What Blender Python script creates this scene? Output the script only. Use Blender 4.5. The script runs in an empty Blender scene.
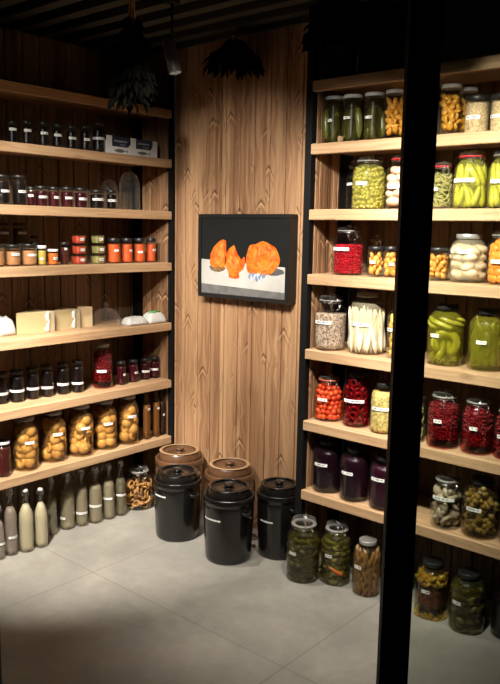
import bpy, math, random
from mathutils import Vector, Matrix, Euler
PI = math.pi
random.seed(7)
scene = bpy.context.scene
col = scene.collection

# ------------------------------------------------------------------ mesh building
class MB:
    def __init__(self):
        self.v = []; self.f = []; self.m = []; self.s = []
    def add(self, vs, fs, mat=0, smooth=True, M=None):
        o = len(self.v)
        if M is not None: vs = [tuple(M @ Vector(p)) for p in vs]
        self.v += [tuple(p) for p in vs]
        for f in fs:
            self.f.append([i + o for i in f]); self.m.append(mat); self.s.append(smooth)
        return self
    def box(self, x0, x1, y0, y1, z0, z1, mat=0, M=None, bev=0.0):
        if bev > 0:
            b = bev
            rings = []
            for z, e in ((z0, b), (z0 + b, 0), (z1 - b, 0), (z1, b)):
                X0, X1, Y0, Y1 = x0 + e, x1 - e, y0 + e, y1 - e
                c = b
                rings.append([(X0 + c, Y0, z), (X1 - c, Y0, z), (X1, Y0 + c, z), (X1, Y1 - c, z), (X1 - c, Y1, z), (X0 + c, Y1, z), (X0, Y1 - c, z), (X0, Y0 + c, z)])
            vs = [p for r in rings for p in r]; fs = []
            for k in range(3):
                for i in range(8):
                    j = (i + 1) % 8
                    fs.append((k*8+i, k*8+j, (k+1)*8+j, (k+1)*8+i))
            fs.append(tuple(range(7, -1, -1))); fs.append(tuple(range(24, 32)))
            return self.add(vs, fs, mat, False, M)
        vs = [(x0,y0,z0),(x1,y0,z0),(x1,y1,z0),(x0,y1,z0),(x0,y0,z1),(x1,y0,z1),(x1,y1,z1),(x0,y1,z1)]
        fs = [(3,2,1,0),(4,5,6,7),(0,1,5,4),(1,2,6,5),(2,3,7,6),(3,0,4,7)]
        return self.add(vs, fs, mat, False, M)
    def lathe(self, prof, n=28, mat=0, M=None, smooth=True, sq=0.0):
        # sq > 0: rounded-square section
        vs = []; fs = []; idx = []
        for (r, z) in prof:
            if r < 1e-6:
                idx.append([len(vs)]); vs.append((0, 0, z))
            else:
                row = []
                for i in range(n):
                    a = 2*PI*i/n + (PI/n if sq else 0)
                    c, s_ = math.cos(a), math.sin(a); k = 1.0
                    if sq:
                        q = sq if not isinstance(sq, dict) else 0
                        k = (abs(c)**q + abs(s_)**q) ** (-1.0/q)
                    row.append(len(vs)); vs.append((r*k*c, r*k*s_, z))
                idx.append(row)
        for a, b in zip(idx, idx[1:]):
            if len(a) == 1 and len(b) == 1: continue
            for i in range(n):
                j = (i + 1) % n
                if len(a) == 1: fs.append((a[0], b[j], b[i]))
                elif len(b) == 1: fs.append((a[i], a[j], b[0]))
                else: fs.append((a[i], a[j], b[j], b[i]))
        return self.add(vs, fs, mat, smooth, M)
    def tube(self, pts, r, n=6, mat=0, closed=False, M=None, caps=True):
        pts = [Vector(p) for p in pts]; N = len(pts); vs = []; fs = []
        rs = r if isinstance(r, (list, tuple)) else [r]*N
        ref = None
        for i, p in enumerate(pts):
            t = (pts[(i+1) % N] - pts[i-1]) if closed else (pts[min(i+1, N-1)] - pts[max(i-1, 0)])
            t.normalize()
            if ref is None:
                ref = Vector((0,0,1)) if abs(t.z) < .9 else Vector((1,0,0))
            u = (ref - t*ref.dot(t)); u.normalize(); w = t.cross(u); ref = u
            for k in range(n):
                a = 2*PI*k/n
                vs.append(tuple(p + u*rs[i]*math.cos(a) + w*rs[i]*math.sin(a)))
        M_ = N if closed else N-1
        for i in range(M_):
            for k in range(n):
                a, b = i*n+k, i*n+(k+1) % n; c, d = ((i+1) % N)*n+(k+1) % n, ((i+1) % N)*n+k
                fs.append((a, b, c, d))
        if not closed and caps:
            fs.append(tuple(range(n-1, -1, -1))); fs.append(tuple((N-1)*n+k for k in range(n)))
        return self.add(vs, fs, mat, True, M)
    def blob(self, rx, ry, rz, seg=10, rings=6, mat=0, M=None, wob=0.0, rnd=None):
        vs = [(0,0,-rz)]; fs = []
        rnd = rnd or random
        ph = [rnd.uniform(0, 6.28) for _ in range(4)]
        for j in range(1, rings):
            t = PI*j/rings
            for i in range(seg):
                a = 2*PI*i/seg
                k = 1 + wob*(math.sin(2*a+ph[0])*math.sin(t+ph[1]) + .7*math.sin(3*a+ph[2]+2*t))
                vs.append((rx*k*math.sin(t)*math.cos(a), ry*k*math.sin(t)*math.sin(a), -rz*math.cos(t)*(1+wob*.5*math.sin(a+ph[3]))))
        vs.append((0,0,rz)); L = len(vs)-1
        for i in range(seg):
            j = (i+1) % seg
            fs.append((0, 1+j, 1+i)); fs.append((L, L-seg+i, L-seg+j))
            for k in range(rings-2):
                fs.append((1+k*seg+i, 1+k*seg+j, 1+(k+1)*seg+j, 1+(k+1)*seg+i))
        return self.add(vs, fs, mat, True, M)
    def mesh(self, name, mats):
        me = bpy.data.meshes.new(name)
        me.from_pydata(self.v, [], self.f)
        for m in (mats if isinstance(mats, (list, tuple)) else [mats]): me.materials.append(m)
        for p, mi, s_ in zip(me.polygons, self.m, self.s):
            p.material_index = mi; p.use_smooth = s_
        me.update()
        return me
    def build(self, name, mats, parent=None, loc=None):
        o = bpy.data.objects.new(name, self.mesh(name, mats)); col.objects.link(o)
        if parent is not None: o.parent = parent
        if loc is not None: o.location = loc
        return o

def put(name, me, parent, M):
    o = bpy.data.objects.new(name, me); col.objects.link(o); o.parent = parent
    o.matrix_local = M
    return o
def tag(o, label=None, cat=None, group=None, kind=None):
    if label: o['label'] = label
    if cat: o['category'] = cat
    if group: o['group'] = group
    if kind: o['kind'] = kind
    return o
def empty(name, loc, rz=0.0):
    o = bpy.data.objects.new(name, None); col.objects.link(o)
    o.location = loc; o.rotation_euler = (0, 0, rz); o.empty_display_size = .05
    return o
def TR(x=0, y=0, z=0, rx=0, ry=0, rz=0, s=1.0):
    return Matrix.Translation((x, y, z)) @ Euler((rx, ry, rz)).to_matrix().to_4x4() @ Matrix.Scale(s, 4)

# ------------------------------------------------------------------ materials
class NT:
    def __init__(self, name):
        self.mat = bpy.data.materials.new(name); self.mat.use_nodes = True
        self.t = self.mat.node_tree; self.t.nodes.clear()
        self.out = self.t.nodes.new('ShaderNodeOutputMaterial')
    def n(self, typ, ins=None, **kw):
        nd = self.t.nodes.new(typ)
        for k, v in kw.items(): setattr(nd, k, v)
        for k, v in (ins or {}).items():
            if hasattr(v, 'is_output'): self.t.links.new(v, nd.inputs[k])
            else: nd.inputs[k].default_value = v
        return nd
    def math(self, op, a, b=0.0, c=0.0, clamp=False):
        return self.n('ShaderNodeMath', {0: a, 1: b, 2: c}, operation=op, use_clamp=clamp).outputs[0]
    def mix(self, f, a, b, mode='MIX'):
        nd = self.n('ShaderNodeMix', data_type='RGBA', blend_type=mode)
        for i, v in ((0, f), (6, a), (7, b)):
            if hasattr(v, 'is_output'): self.t.links.new(v, nd.inputs[i])
            else: nd.inputs[i].default_value = v if i == 0 else (tuple(v) + (1,) if len(v) == 3 else v)
        return nd.outputs[2]
    def ramp(self, f, stops):
        nd = self.n('ShaderNodeValToRGB', {0: f})
        e = nd.color_ramp.elements
        while len(e) < len(stops): e.new(.5)
        for el, (p, c) in zip(e, stops): el.position = p; el.color = tuple(c) + (1,)
        return nd.outputs[0]
    def surf(self, sh): self.t.links.new(sh, self.out.inputs['Surface']); return self.mat
    def pbr(self, color, rough=.5, metal=0.0, spec=.5, normal=None, coat=0.0, extra=None):
        ins = {'Base Color': color if hasattr(color, 'is_output') else tuple(color)+(1,), 'Roughness': rough, 'Metallic': metal, 'Specular IOR Level': spec, 'Coat Weight': coat}
        if normal is not None: ins['Normal'] = normal
        ins.update(extra or {})
        return self.n('ShaderNodeBsdfPrincipled', ins).outputs[0]
    def bump(self, h, strength=.3, dist=.01):
        return self.n('ShaderNodeBump', {'Height': h, 'Strength': strength, 'Distance': dist}).outputs[0]

def plain(name, c, rough=.5, metal=0.0, spec=.5, coat=0.0):
    t = NT(name); return t.surf(t.pbr(c, rough, metal, spec, None, coat))

def wood_panel(name, pitch, axis, dark, mid, light, off=0.0):
    """vertical softwood boards: tone per board, stretched grain, arrowhead knot figures. axis: 0 = boards ranged along X, 1 = along Y"""
    t = NT(name)
    g = t.n('ShaderNodeNewGeometry').outputs['Position']
    sp = t.n('ShaderNodeSeparateXYZ', {0: g}).outputs
    u = t.math('ADD', sp[axis], 10.0 + off); z = sp[2]
    bi = t.math('FLOOR', t.math('DIVIDE', u, pitch))
    tone = t.n('ShaderNodeTexWhiteNoise', {'W': bi}, noise_dimensions='1D').outputs[0]
    half = t.math('FLOOR', t.math('DIVIDE', u, pitch*.5))
    tone2 = t.n('ShaderNodeTexWhiteNoise', {'W': t.math('ADD', half, 77.3)}, noise_dimensions='1D').outputs[0]
    # knots
    vc = t.n('ShaderNodeCombineXYZ', {0: t.math('MULTIPLY', u, 1/pitch*.72), 1: t.math('MULTIPLY', t.math('ADD', z, t.math('MULTIPLY', tone, 3.1)), 2.9)}).outputs[0]
    vo = t.n('ShaderNodeTexVoronoi', {'Vector': vc, 'Scale': 1.0, 'Randomness': 1.0}, voronoi_dimensions='2D')
    dl = t.n('ShaderNodeVectorMath', {0: vc, 1: vo.outputs['Position']}, operation='SUBTRACT').outputs[0]
    ds = t.n('ShaderNodeSeparateXYZ', {0: dl}).outputs
    dx = t.math('MULTIPLY', ds[0], pitch/.72); dz = t.math('DIVIDE', ds[1], 2.9)
    adx = t.math('ABSOLUTE', dx)
    d = t.math('ADD', dz, t.math('MULTIPLY', adx, t.math('ADD', .7, t.math('MULTIPLY', tone2, .9))))
    gx = t.math('POWER', 2.718, t.math('MULTIPLY', t.math('MULTIPLY', dx, dx), -1/(.034**2)))
    def band(c, w):
        e = t.math('DIVIDE', t.math('SUBTRACT', d, c), w)
        return t.math('MULTIPLY', t.math('POWER', 2.718, t.math('MULTIPLY', t.math('MULTIPLY', e, e), -1.0)), gx)
    gate = t.math('GREATER_THAN', t.n('ShaderNodeSeparateColor', {0: vo.outputs['Color']}).outputs[0], .22)
    gx = t.math('MULTIPLY', gx, gate)
    kd = band(-.004, .009); kl = band(-.020, .006); kd2 = band(-.045, .012)
    r2 = t.math('ADD', t.math('MULTIPLY', dx, dx), t.math('MULTIPLY', dz, dz))
    bulge = t.math('POWER', 2.718, t.math('MULTIPLY', r2, -1/(.07**2)))
    # grain
    gu = t.math('ADD', t.math('MULTIPLY', u, 1.0), t.math('MULTIPLY', t.math('MULTIPLY', bulge, dx), -.8))
    gv = t.n('ShaderNodeCombineXYZ', {0: t.math('MULTIPLY', gu, 75.0), 1: t.math('MULTIPLY', z, 1.6), 2: t.math('MULTIPLY', bi, 4.7)}).outputs[0]
    n1 = t.n('ShaderNodeTexNoise', {'Vector': gv, 'Scale': 1.0, 'Detail': 4.0, 'Roughness': .6}).outputs[0]
    gv2 = t.n('ShaderNodeCombineXYZ', {0: t.math('MULTIPLY', gu, 22.0), 1: t.math('MULTIPLY', z, .55), 2: t.math('MULTIPLY', bi, 2.1)}).outputs[0]
    n2 = t.n('ShaderNodeTexNoise', {'Vector': gv2, 'Scale': 1.0, 'Detail': 2.0}).outputs[0]
    f = t.math('ADD', t.math('MULTIPLY', n1, .55), t.math('MULTIPLY', n2, .55))
    f = t.math('ADD', f, t.math('MULTIPLY', t.math('SUBTRACT', tone, .5), .16))
    f = t.math('ADD', f, t.math('MULTIPLY', t.math('SUBTRACT', tone2, .5), .27))
    c = t.ramp(f, [(.30, dark), (.52, mid), (.76, light)])
    c = t.mix(t.math('MULTIPLY', kd2, .5), c, dark)
    c = t.mix(t.math('MULTIPLY', kl, .8), c, tuple(min(1, x*1.35) for x in light))
    c = t.mix(t.math('MULTIPLY', kd, .85), c, tuple(x*.45 for x in dark))
    b = t.bump(n1, .12, .004)
    return t.surf(t.pbr(c, .52, 0, .35, b))

def shelf_wood(name, axis, dark, mid, light):
    t = NT(name)
    g = t.n('ShaderNodeNewGeometry').outputs['Position']
    sp = t.n('ShaderNodeSeparateXYZ', {0: g}).outputs
    u = sp[axis]; w = sp[1-axis]
    rnd = t.n('ShaderNodeObjectInfo').outputs['Random']
    us = t.math('ADD', u, t.math('MULTIPLY', rnd, 30.0))
    cw = t.n('ShaderNodeCombineXYZ', {0: t.math('MULTIPLY', us, .8), 1: t.math('MULTIPLY', w, 9.0), 2: t.math('MULTIPLY', sp[2], 9.0)}).outputs[0]
    vo = t.n('ShaderNodeTexVoronoi', {'Vector': t.n('ShaderNodeCombineXYZ', {0: t.math('MULTIPLY', us, 3.2), 1: t.math('MULTIPLY', sp[2], 9.0), 2: t.math('MULTIPLY', w, 3.0)}).outputs[0], 'Scale': 1.0}).outputs['Distance']
    knot = t.math('SUBTRACT', 1.0, t.math('DIVIDE', vo, .16), 0, True)
    n0 = t.n('ShaderNodeTexNoise', {'Vector': cw, 'Scale': 1.6, 'Detail': 2.0}).outputs[0]
    gv = t.n('ShaderNodeCombineXYZ', {0: t.math('MULTIPLY', us, 1.8), 1: t.math('ADD', t.math('MULTIPLY', w, 80.0), t.math('MULTIPLY', n0, 9.0)), 2: t.math('ADD', t.math('MULTIPLY', sp[2], 80.0), t.math('MULTIPLY', n0, 9.0))}).outputs[0]
    n1 = t.n('ShaderNodeTexNoise', {'Vector': gv, 'Scale': 1.0, 'Detail': 3.0, 'Roughness': .6}).outputs[0]
    f = t.math('ADD', t.math('MULTIPLY', n1, .7), t.math('MULTIPLY', n0, .35))
    c = t.ramp(f, [(.3, dark), (.52, mid), (.75, light)])
    c = t.mix(t.math('MULTIPLY', knot, .7), c, tuple(x*.5 for x in dark))
    return t.surf(t.pbr(c, .5, 0, .35, t.bump(n1, .08, .003)))

def floor_mat():
    t = NT('floor_tiles')
    g = t.n('ShaderNodeNewGeometry').outputs['Position']
    sp = t.n('ShaderNodeSeparateXYZ', {0: g}).outputs
    def joint(v, pitch, off):
        m = t.math('MODULO', t.math('ADD', v, 100*pitch + off), pitch)
        e = t.math('MINIMUM', m, t.math('SUBTRACT', pitch, m))
        return t.math('LESS_THAN', e, .0022)
    j = t.math('MAXIMUM', joint(sp[0], TILE_X[0], TILE_X[1]), joint(sp[1], TILE_Y[0], TILE_Y[1]))
    n1 = t.n('ShaderNodeTexNoise', {'Vector': g, 'Scale': 2.2, 'Detail': 6.0, 'Roughness': .62, 'Distortion': .6}).outputs[0]
    n2 = t.n('ShaderNodeTexNoise', {'Vector': g, 'Scale': 14.0, 'Detail': 5.0, 'Roughness': .7}).outputs[0]
    f = t.math('ADD', t.math('MULTIPLY', n1, .7), t.math('MULTIPLY', n2, .3))
    c = t.ramp(f, [(.3, (.215, .21, .19)), (.5, (.30, .285, .25)), (.72, (.41, .39, .345))])
    c = t.mix(t.math('MULTIPLY', j, .55), c, (.10, .09, .075))
    r = t.math('ADD', .42, t.math('MULTIPLY', n2, .25))
    return t.surf(t.pbr(c, r, 0, .4, t.bump(n2, .04, .004)))

def glass_mat(name, tint=(.97, .985, .975), base=.035, power=3.6, rough=.03, refl_paint=.03):
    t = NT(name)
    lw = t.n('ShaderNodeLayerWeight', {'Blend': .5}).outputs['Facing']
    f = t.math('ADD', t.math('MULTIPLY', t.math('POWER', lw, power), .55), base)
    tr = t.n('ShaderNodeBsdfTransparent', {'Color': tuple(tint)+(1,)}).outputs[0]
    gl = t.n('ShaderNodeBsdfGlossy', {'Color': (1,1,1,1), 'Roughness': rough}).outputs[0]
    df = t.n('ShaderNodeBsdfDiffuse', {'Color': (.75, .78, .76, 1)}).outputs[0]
    gl = t.n('ShaderNodeMixShader', {0: refl_paint, 1: gl, 2: df}).outputs[0]  # pale diffuse share, painted in for reflections of lit surroundings at the edges
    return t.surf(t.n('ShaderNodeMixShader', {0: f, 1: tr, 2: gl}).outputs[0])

def liquid_mat(name, tint, body=None, opac=0.0):
    t = NT(name)
    sh = t.n('ShaderNodeBsdfTransparent', {'Color': tuple(tint)+(1,)}).outputs[0]
    if opac > 0:
        df = t.pbr(body, .3, 0, .3)
        sh = t.n('ShaderNodeMixShader', {0: opac, 1: sh, 2: df}).outputs[0]
    return t.surf(sh)

def food(name, c0, c1, c2=None, rough=.35, bump=.0, bscale=60.0, spots=None, spec=.5, trans=0.0):
    t = NT(name)
    oi = t.n('ShaderNodeObjectInfo').outputs['Random']
    ri = t.n('ShaderNodeNewGeometry').outputs['Random Per Island']
    r = t.math('FRACT', t.math('ADD', oi, ri))
    tc = t.n('ShaderNodeTexCoord').outputs['Object']
    nz = t.n('ShaderNodeTexNoise', {'Vector': tc, 'Scale': bscale, 'Detail': 3.0, 'W': r}, noise_dimensions='4D').outputs[0]
    if rough >= .7 and bscale >= 90: f = t.math('MULTIPLY', t.math('SUBTRACT', nz, .36), 3.4, 0, True)
    else: f = t.math('ADD', t.math('MULTIPLY', r, .6), t.math('MULTIPLY', t.math('SUBTRACT', nz, .3), .8), 0, True)
    stops = [(.0, c0), (1.0, c1)] if c2 is None else [(.0, c0), (.5, c1), (1.0, c2)]
    c = t.ramp(f, stops)
    if spots:
        vo = t.n('ShaderNodeTexVoronoi', {'Vector': tc, 'Scale': spots[1]}).outputs['Distance']
        c = t.mix(t.math('LESS_THAN', vo, spots[2]), c, spots[0])
    nm = t.bump(nz, bump, .004) if bump else None
    if max(c1) < .13: spec = min(spec, .22)
    return t.surf(t.pbr(c, rough, 0, spec, nm, 0.0))

TILE_X = (1.2, -.472); TILE_Y = (1.2, .72)
M = {}
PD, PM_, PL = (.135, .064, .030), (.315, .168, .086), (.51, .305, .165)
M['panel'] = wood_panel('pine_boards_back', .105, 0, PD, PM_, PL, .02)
DD, DM, DL = (.085, .050, .030), (.185, .118, .072), (.30, .205, .13)  # same pine as the back panel, with niche shade put into the colours
M['side_boards_shaded'] = wood_panel('pine_boards_left_shaded', .105, 1, DD, DM, DL)
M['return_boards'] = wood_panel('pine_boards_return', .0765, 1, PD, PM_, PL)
M['back_boards_shaded'] = wood_panel('pine_boards_right_shaded', .105, 0, DD, DM, DL, .3)
M['shelf_y'] = shelf_wood('pine_shelf_left', 1, (.34, .195, .10), (.49, .31, .17), (.61, .415, .25))
M['shelf_x'] = shelf_wood('pine_shelf_right', 0, (.34, .195, .10), (.49, .31, .17), (.61, .415, .25))
M['floor'] = floor_mat()
M['black_steel'] = plain('black_steel', (.006, .006, .0065), .55, 0, .25)
M['black_frame'] = plain('black_door_frame', (.004, .004, .004), .6, 0, .2)
M['ceiling_dark'] = plain('ceiling_black', (.008, .008, .008), .9, 0, .1)
M['slat'] = plain('ceiling_slat_grey', (.055, .053, .047), .8, 0, .2)
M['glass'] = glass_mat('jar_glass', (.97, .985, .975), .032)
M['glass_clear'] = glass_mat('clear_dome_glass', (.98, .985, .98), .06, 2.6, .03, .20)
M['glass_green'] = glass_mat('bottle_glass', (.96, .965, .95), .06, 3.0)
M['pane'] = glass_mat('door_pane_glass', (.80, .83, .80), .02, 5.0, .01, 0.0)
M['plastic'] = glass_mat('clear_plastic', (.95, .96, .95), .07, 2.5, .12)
M['metal_lid'] = plain('grey_metal_lid', (.36, .35, .33), .38, .45)
M['dark_lid'] = plain('dark_metal_lid', (.02, .02, .02), .35, .2)
M['black_lid'] = plain('black_plastic_lid', (.012, .012, .013), .4)
M['white_lid'] = plain('white_lid', (.80, .84, .86), .4)
M['wire'] = plain('steel_wire', (.65, .65, .65), .25, 1.0)
M['red_rubber'] = plain('red_rubber_gasket', (.48, .015, .02), .5)
M['orange_rubber'] = plain('orange_rubber_gasket', (.42, .10, .05), .5)
M['pale_rubber'] = plain('grey_rubber_gasket', (.22, .21, .19), .5)
M['label'] = plain('white_paper_label', (.88, .88, .86), .6)
M['ink'] = plain('label_ink', (.22, .22, .23), .7)
M['ceramic'] = plain('white_ceramic_stopper', (.5, .5, .47), .3)

# fillings
def fm(key, *a, **k): M[key] = food(key, *a, **k)
fm('black', (.004,.003,.003), (.008,.004,.004), rough=.3)
fm('darkred', (.028,.003,.005), (.055,.005,.009), rough=.3)
fm('darkred2', (.035,.006,.006), (.06,.01,.008), rough=.3)
fm('caramel', (.42,.18,.07), (.52,.25,.11), rough=.5, bscale=90)
fm('brownblack', (.06,.038,.02), (.09,.055,.03), rough=.4)
fm('darkgreen', (.02,.025,.012), (.03,.035,.018), rough=.4)
fm('yellow', (.45,.33,.06), (.62,.47,.10), rough=.4)
fm('orangered', (.62,.12,.02), (.75,.2,.03), rough=.4)
fm('brownred', (.05,.012,.010), (.08,.02,.014), rough=.35)
fm('orange', (.62,.075,.012), (.78,.13,.02), rough=.5, bscale=220, bump=.4)
fm('purple', (.008,.002,.005), (.015,.003,.008), rough=.25)
fm('purple2', (.018,.002,.008), (.03,.0035,.012), rough=.25)
fm('red', (.50,.045,.02), (.62,.09,.035), rough=.5, bscale=150)
fm('olive', (.25,.23,.07), (.36,.33,.11), rough=.5, bscale=150)
fm('grain', (.36,.22,.10), (.78,.58,.34), rough=.8, bscale=150, bump=.8)
fm('seedgrain', (.13,.08,.05), (.66,.50,.38), rough=.8, bscale=120, bump=.8)
fm('yellowgrain', (.30,.21,.04), (.74,.60,.22), rough=.7, bscale=95, bump=.8)
fm('amber', (.16,.06,.015), (.22,.09,.025), rough=.3)
fm('cola', (.030,.012,.006), (.05,.018,.008), rough=.3)
fm('mauve', (.17,.13,.11), (.21,.165,.14), rough=.4)
fm('milky', (.40,.36,.23), (.47,.43,.29), rough=.4)
fm('paleolive', (.165,.145,.085), (.22,.19,.11), rough=.4)
fm('olivedark', (.075,.068,.04), (.11,.10,.055), rough=.4)
# pieces
fm('peach_skin', (.52,.27,.075), (.68,.40,.13), (.80,.54,.24), rough=.35, bscale=35)
fm('gherkin_skin', (.085,.095,.018), (.20,.20,.05), rough=.3, bscale=60, bump=.25)
fm('mango_flesh', (.62,.27,.03), (.80,.40,.05), rough=.35)
fm('olive_skin', (.30,.27,.045), (.50,.44,.11), rough=.3)
fm('pink_flesh', (.72,.42,.30), (.86,.60,.46), rough=.35, bscale=25)
fm('herb_leaf', (.24,.21,.06), (.50,.43,.16), rough=.7)
fm('pepper_skin', (.45,.42,.04), (.70,.64,.09), rough=.28)
fm('currant_skin', (.12,.001,.004), (.52,.010,.022), rough=.3, spec=.2)
fm('berry_skin', (.035,.001,.003), (.28,.010,.013), rough=.3, spec=.25)
fm('orange_flesh', (.65,.25,.03), (.85,.42,.10), rough=.45)
fm('ginger_flesh', (.60,.46,.30), (.78,.64,.45), rough=.45, bscale=40)
fm('yellow_flesh', (.55,.36,.05), (.75,.52,.10), rough=.4)
fm('apricot_flesh', (.65,.20,.02), (.82,.36,.05), rough=.4)
fm('asparagus_flesh', (.72,.62,.42), (.88,.80,.60), rough=.35)
fm('yellow_cucumber', (.22,.21,.015), (.52,.47,.06), rough=.28, bscale=25)
fm('dark_cucumber', (.10,.10,.010), (.23,.215,.03), rough=.28, bscale=30)
fm('tomato_skin', (.62,.03,.01), (.80,.11,.02), rough=.2)
fm('plum_skin', (.09,.003,.010), (.26,.010,.024), rough=.25)
fm('mushroom_flesh', (.28,.22,.15), (.46,.38,.27), rough=.4, bscale=40)
fm('cauliflower', (.25,.19,.055), (.42,.33,.11), rough=.5, bscale=60, bump=.4)
fm('pickle_olive', (.065,.058,.010), (.17,.145,.028), rough=.3)
fm('pickle_green', (.085,.08,.012), (.21,.18,.03), rough=.3)
fm('orange_pepper', (.50,.12,.02), (.6,.16,.03), rough=.3)
fm('bamboo_flesh', (.20,.11,.045), (.44,.30,.14), rough=.45)
fm('red_pickle', (.14,.03,.015), (.25,.07,.03), rough=.35)
fm('yellow_pickle', (.42,.28,.03), (.58,.40,.06), rough=.35)
fm('dried_slice', (.28,.12,.03), (.55,.28,.08), rough=.55)
fm('brown_herb', (.14,.10,.05), (.28,.2,.1), rough=.7)
for k_, c_, o_ in (('paleolive', (.42,.36,.24), .46), ('olivedark', (.26,.225,.145), .36), ('milky', (.60,.52,.35), .82), ('mauve', (.38,.31,.26), .58), ('amber', (.20,.075,.018), .8)):
    M[k_] = liquid_mat(k_ + '_drink', (.86, .80, .70) if k_ != 'amber' else (.7, .4, .15), c_, o_)
M['liq_clear'] = liquid_mat('clear_brine', (.97, .96, .93))
M['liq_pepper'] = liquid_mat('pepper_brine', (.95, .94, .75), (.50, .47, .10), .24)
M['liq_pale'] = liquid_mat('pale_brine', (.97, .95, .90), (.70, .60, .42), .22)
M['liq_amber'] = liquid_mat('amber_syrup', (.95, .86, .68), (.36, .21, .07), .18)
M['liq_red'] = liquid_mat('red_juice', (.85, .35, .35))
M['liq_green'] = liquid_mat('green_brine', (.90, .88, .62), (.34, .30, .025), .26)
M['liq_dark'] = liquid_mat('dark_brine', (.78, .72, .50), (.05, .048, .014), .28)
M['liq_brown'] = liquid_mat('brown_brine', (.84, .74, .56), (.10, .06, .025), .15)

# ------------------------------------------------------------------ camera geometry (fitted)
CAM = Vector((2.10622534, -2.86065366, 1.68888))

# ------------------------------------------------------------------ room
H_CEIL = 2.70
BOT = {1: 2.318, 2: 2.037, 3: 1.738, 4: 1.436, 5: 1.076, 6: .723, 7: .370}
XL, YL = -1.1667, .2265          # front plane and far end of the left shelves
def struct(name, mb, m): return tag(mb.build(name, m), kind='structure')

struct('floor', MB().box(-1.75, 4.6, -5.2, .62, -.08, 0), M['floor'])
b = MB()
b.box(-1.75, 3.2, -3.2, .62, 2.86, 2.90, 0)
y = -3.1
while y < .6:
    b.box(-1.75, 3.2, y, y+.062, H_CEIL, H_CEIL+.045, 1); y += .158
struct('ceiling', b, [M['ceiling_dark'], M['slat']])

def board_wall(name, u0, u1, front, back, axis, pitch, z1, m, phase=0.0):
    """boards standing side by side with a V-groove between; axis = direction along the wall"""
    b = MB(); g = .006; d = .007
    s_ = 1 if back > front else -1
    k = math.floor((u0 + phase)/pitch); pts = []
    edges = []
    u = k*pitch - phase
    while u < u1:
        edges.append((max(u, u0), min(u+pitch, u1))); u += pitch
    def P(uu, dd, z): return (uu, front + s_*dd, z) if axis == 0 else (front + s_*dd, uu, z)
    for a, c in edges:
        if c - a < .012: continue
        w = c - a
        prof = [(a, d*1.6), (a+.0034, d*1.5), (a+.0036, .0018), (a+g, 0), (a+w*.47, 0), (a+w*.47+.002, .0016), (a+w*.53, .0016), (a+w*.53+.002, 0), (c-g, 0), (c-.0036, .0018), (c-.0034, d*1.5), (c, d*1.6)]
        vs = [P(uu, dd, 0) for uu, dd in prof] + [P(uu, dd, z1) for uu, dd in prof]
        n = len(prof); fs = []
        for i in range(n-1):
            q = (i, i+1, n+i+1, n+i)
            fs.append(q if (axis == 0) == (s_ > 0) else q[::-1])
        b.add(vs, fs, 0, False)
    A0 = P(u0, .0096, 0); A1 = P(u1, abs(back-front), z1)
    b.box(min(A0[0], A1[0]), max(A0[0], A1[0]), min(A0[1], A1[1]), max(A0[1], A1[1]), 0, z1)
    return struct(name, b, m)

board_wall('wall_back', -1.163, -.168, .240, .27, 0, .105, H_CEIL, M['panel'], .02)
board_wall('wall_left', -1.50, .25, -1.527, -1.56, 1, .105, H_CEIL, M['side_boards_shaded'])
board_wall('wall_right', .0, 2.3, .360, .39, 0, .105, H_CEIL, M['back_boards_shaded'], .3)
board_wall('wall_left_return', -1.440, -1.207, .2275, .25, 0, .0925, H_CEIL, M['panel'], .02)
board_wall('wall_right_return', .046, .245, .0, -.02, 1, .0765, H_CEIL, M['return_boards'])
struct('trim_1', MB().box(-1.527, -1.442, .226, .25, 0, H_CEIL), M['black_steel'])
struct('trim_2', MB().box(-.02, .002, .247, .358, 0, H_CEIL), M['black_steel'])
struct('trim_3', MB().box(-.166, -.046, .252, .36, 0, H_CEIL), M['black_steel'])

# steel uprights and shelves
def upright(x0, x1, y0, y1, label):
    t = empty('steel_upright', ((x0+x1)/2, (y0+y1)/2, 0)); cx, cy = (x0+x1)/2, (y0+y1)/2
    MB().box(x0-cx, x1-cx, y0-cy, y1-cy, .006, H_CEIL-.001).build('post', M['black_steel'], t)
    MB().box(x0-cx-.008, x1-cx+.008, y0-cy-.004, y1-cy+.004, 0, .006).build('foot_plate', M['black_steel'], t)
    tag(t, label, 'post', None)
upright(-1.205, -1.165, .2295, .2385, 'black steel upright at the right end of the left shelves')
upright(-.040, -.002, .010, .044, 'black steel upright at the left end of the right shelves, beside the picture wall')

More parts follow.
